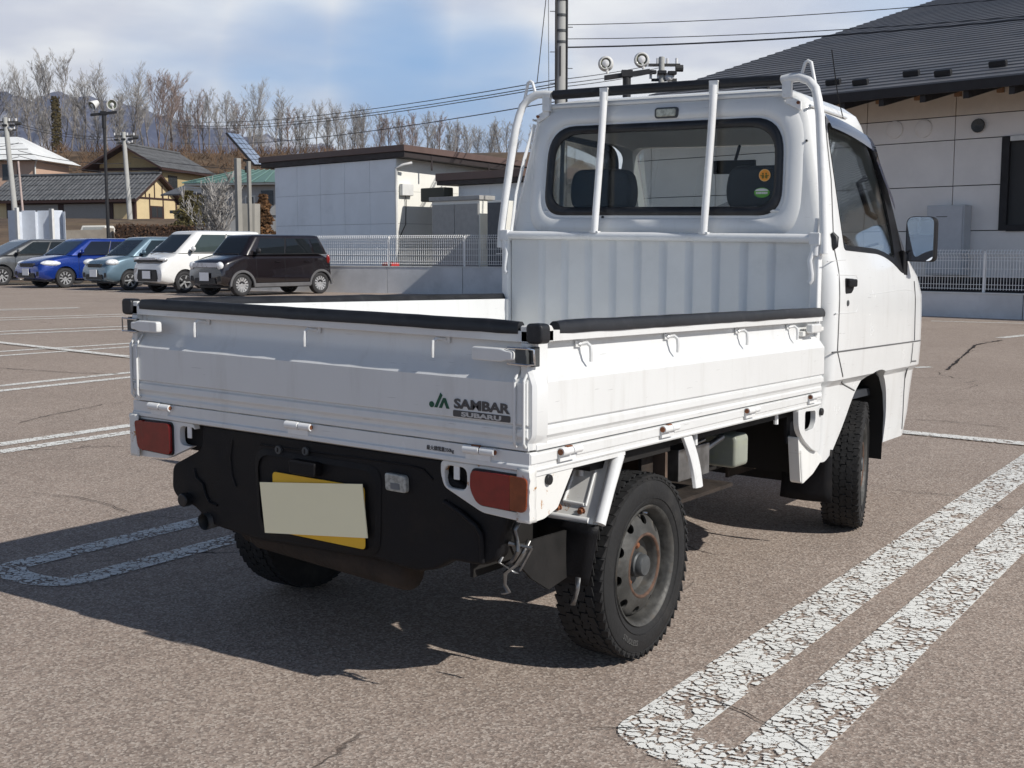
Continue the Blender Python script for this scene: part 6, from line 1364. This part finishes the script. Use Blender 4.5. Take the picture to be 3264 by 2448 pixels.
# near concrete pole behind the cab
t, H, b = pole(1785, 31, -330, .165, .125, 'utility_pole', 'big concrete utility pole rising behind the truck cab', PC)
for y in (28, 75, 122, 156): 
    z = hz(y, 31); MB().tube([(0, 0, z-.03), (0, 0, z+.03)], .155, 16).build('band', HUB, t)
for i, y in enumerate((-40, 20, 62, 110, 185, 235, 280)): z = hz(y, 31); s = 1 if i % 2 else -1; MB().tube([Vector((0, 0, z)), R_*s*.29+Vector((0, 0, z))], .010, 6).build('step_bolt', HUB, t)
for s, r in ((-.135, .030), (.145, .022)):
    q = R_*s-FG*.09; MB().tube([q+Vector((0, 0, z)) for z in (0, 3, 6, 9, H)], r, 8).build('riser_pipe', JOINT, t, sm=60)
MB().tube([R_*-.03-FG*.15+Vector((0, 0, hz(y, 31))) for y in (170, 200, 260)], .02, 6).build('riser_cable', WIRE, t)
MB().tube([R_*-.12+Vector((0, 0, hz(20, 31))), R_*-.55+Vector((0, 0, hz(-60, 31)))], .03, 6).build('bracket', HUB, t)
def wires(p, q, r, label, sag=.3, name='overhead_wire'):
    p = Vector(p); q = Vector(q); n = 14; g = MB()
    pts = [p.lerp(q, i/n)-Vector((0, 0, sag*4*(i/n)*(1-i/n))) for i in range(n+1)]; o = g.tube(pts, r, 5).build(name, WIRE, sm=60); o['label'] = label; o['category'] = 'wire'; o['group'] = 'overhead wires'
for y0, x1, y1, r, lab in ((79, 3400, -22, .010, 'thin top wire running right from the concrete pole'), (124, 3400, 40, .010, 'thin middle wire running right from the concrete pole'), (151, 3400, 48, .020, 'thick lowest wire running right from the concrete pole over the roof')):
    wires(at(1800, y0, 31), at(x1, y1, 24), r, lab, .12)
for y0, y1, r, lab in ((255, 350, .011, 'upper thin wire running left behind the cab guard'), (268, 362, .011, 'middle thin wire running left behind the cab guard'), (276, 370, .011, 'lower thin wire running left behind the cab guard'), (325, 420, .012, 'single low wire crossing above the bare trees')):
    wires(at(1768, y0, 33), at(560, y1+35, 95), r*1.3, lab, .5)
for y0, y1, lab in ((252, 200, 'upper faint wire right of the pole'), (266, 214, 'middle faint wire right of the pole'), (276, 226, 'lower faint wire right of the pole')): wires(at(1800, y0, 33), at(2110, y1, 46), .012, lab, .05)
wires(at(1742, -20, 31), at(1712, 262, 27.5), .011, 'slanted stay wire left of the concrete pole', .0); wires(at(1748, -10, 31), at(1750, 420, 31), .008, 'thin vertical cable left of the concrete pole', .0)
# twin floodlights
def twin(px, d, ybar, bl, lx, name, label, tilt, z0=0, aim=(1, -.4)):
    b = gnd(px, d); b.z = z0; t = thing(name, label, 'lamp post', b); H = hz(ybar, d)-z0; k = d/FOC
    MB().tube([(0, 0, 0), (0, 0, H)], [.075, .06], 14).build('post', PBL, t, sm=60)
    MB().tube([(0, 0, H-.6), (0, 0, H)], .09, 14).build('sleeve', PBL, t, sm=60)
    dz = tilt; a_ = R_*(-bl/2)+Vector((0, 0, H-dz)); c_ = R_*(bl/2)+Vector((0, 0, H+dz))
    MB().obox((a_+c_)/2, (c_-a_)/2, FG*.05, Vector((0, 0, .05))).build('cross_arm', PBL, t)
    MB().obox(Vector((0, 0, H+.02)), R_*.12, FG*.10, Vector((0, 0, .07))).build('junction_box', PBL, t)
    for i, (ox, oz, A, R0) in enumerate(lx):
        c = R_*ox+Vector((0, 0, H+oz)); A = (R_*A[0]+FG*A[1]+Vector((0, 0, A[2]))).normalized(); M = Matrix.Translation(c) @ A.to_track_quat('X', 'Z').to_matrix().to_4x4()
        f = MB().lathe([(.0005, -.32), (.10, -.30), (.13, -.20), (.17, -.06), (R0, .02), (R0*1.03, .05), (R0*.9, .05), (R0*.86, .02)], 24, M).build('floodlight', CAPM, t, sm=50)
        MB().lathe([(R0*.87, .025), (R0*.55, .0), (.0005, -.02)], 20, M).build('lens', mat('lamp_lens_grey', (.16, .17, .12), .2, coat=1) if 'lamp_lens_grey' not in bpy.data.materials else bpy.data.materials['lamp_lens_grey'], f, sm=50)
        MB().lathe([(.08, .03), (.05, .045), (.0005, .05)], 16, M).build('bulb', INSU, f, sm=50)
        MB().tube([c+Vector((0, 0, -.02)), R_*(ox+.04)+Vector((0, 0, H+.02+(.1 if oz > .3 else 0)))], .03, 6).build('yoke', CAPM, t)
    return t
twin(355, 50, 373, 1.08, [(-.45, .33, (-.3, -.5, -.35), .19), (.36, .36, (.10, -1, -.05), .21)], 'twin_floodlight', 'black lamp post with two floodlights standing behind the light blue car', .06)
twin(1990, 26.5, 254, .98, [(-.46, .24, (-.10, -1, .0), .125), (.32, .32, (-.08, -1, .0), .135)], 'twin_floodlight', 'pair of white floodlights on a black crossarm above the cab guard', .07)
def utop(t, H, sc, seed, flip=1):
    rr = random.Random(seed)
    for dz, wd in ((0, 1.0), (-.55, .8)):
        MB().obox(R_*.1*flip+Vector((0, 0, H-.3+dz)), R_*wd*sc*.7, FG*.05, Vector((0, 0, .05))).build('cross_arm', JOINT, t)
        for k in range(4): x = (-.6+.42*k)*wd*sc; MB().tube([R_*x+Vector((0, 0, H-.25+dz)), R_*x+Vector((0, 0, H-.05+dz))], .055, 8).build('insulator', INSU, t)
    for k in range(3): MB().obox(R_*((-.45+.45*k)*sc)+FG*-.15+Vector((0, 0, H-.62+.08*rr.random())), R_*.17, FG*.09, Vector((0, 0, .07))).build('switch', PBL, t, bev=.03)
    MB().tube([R_*.62*sc*flip+Vector((0, 0, H-.42)), R_*.95*sc*flip+Vector((0, 0, H-.42))], .13, 10).build('arrester', JOINT if flip > 0 else INSU, t)
    MB().sphere(R_*.32*sc*flip+Vector((0, 0, H-.75)), .17, 10, 6).build('cable_joint', INSU, t)
for px, d, yt, r, z0, lab, ln, sc in ((68, 85, 385, .20, 2.0, 'leaning concrete utility pole in front of the white-roofed house', -.5, 1.15), (427, 95, 430, .20, 2.6, 'concrete utility pole in front of the garage gable', -.3, 1.2)):
    t, H, b = pole(px, d, yt, r*1.05, r*.8, 'utility_pole', lab, PC, z0, ln); c = thing('tmp', None, None); bpy.data.objects.remove(c)
    n0 = len(bpy.data.objects); before = set(bpy.data.objects); utop(t, H, sc, px, 1)
    for o in set(bpy.data.objects)-before: o.location = (R_.x*ln, R_.y*ln, 0)
t, H, b = pole(2098, 46, 200, .14, .11, 'utility_pole', 'distant pole top with dark switches right of the twin floodlights', PC, 0); utop(t, H, .85, 9, 1)
t, H, b = pole(92, 82, 520, .085, .07, 'utility_pole', 'thin pinkish pole beside the leaning concrete pole', mat('pinkish_pole', (.45, .36, .33), .7), 1.8, -.25)
# wires between the far poles
for k, (y0, y1, lab) in enumerate(((395, 436, 'top wire between the two far concrete poles'), (402, 446, 'second wire between the two far concrete poles'), (480, 520, 'low cable between the far poles'), (496, 548, 'lowest cable sagging over the slope between the far poles'))):
    wires(at(58, y0, 85), at(418, y1, 95), .022, lab, .35)
for y0, y1, lab in ((500, 552, 'cable crossing the long tiled roof of the tan house'), (540, 538, 'cable leading from the garage pole to the warehouse')): wires(at(420, y0, 95), at(1100, y1, 70), .02, lab, .3)
for y0, y1, lab in ((470, 455, 'cable from the left edge to the leaning pole'), (510, 500, 'lower cable from the left edge to the leaning pole')): wires(at(-60, y0, 84), at(60, y1, 85), .022, lab, .1)
# air
HZ = mat('haze', (1, 1, 1)); HZ.node_tree.nodes.clear(); tt = HZ.node_tree
o_ = N(tt, 'ShaderNodeOutputMaterial'); v_ = N(tt, 'ShaderNodeVolumePrincipled'); v_.inputs['Color'].default_value = (.80, .88, 1, 1); v_.inputs['Density'].default_value = .00010; v_.inputs['Anisotropy'].default_value = .2
tt.links.new(v_.outputs[0], o_.inputs['Volume'])
HAZE = MB().box(-4600, 2100, -1600, 4600, -1.5, 430).build('haze', HZ, sm=0, kind='stuff')
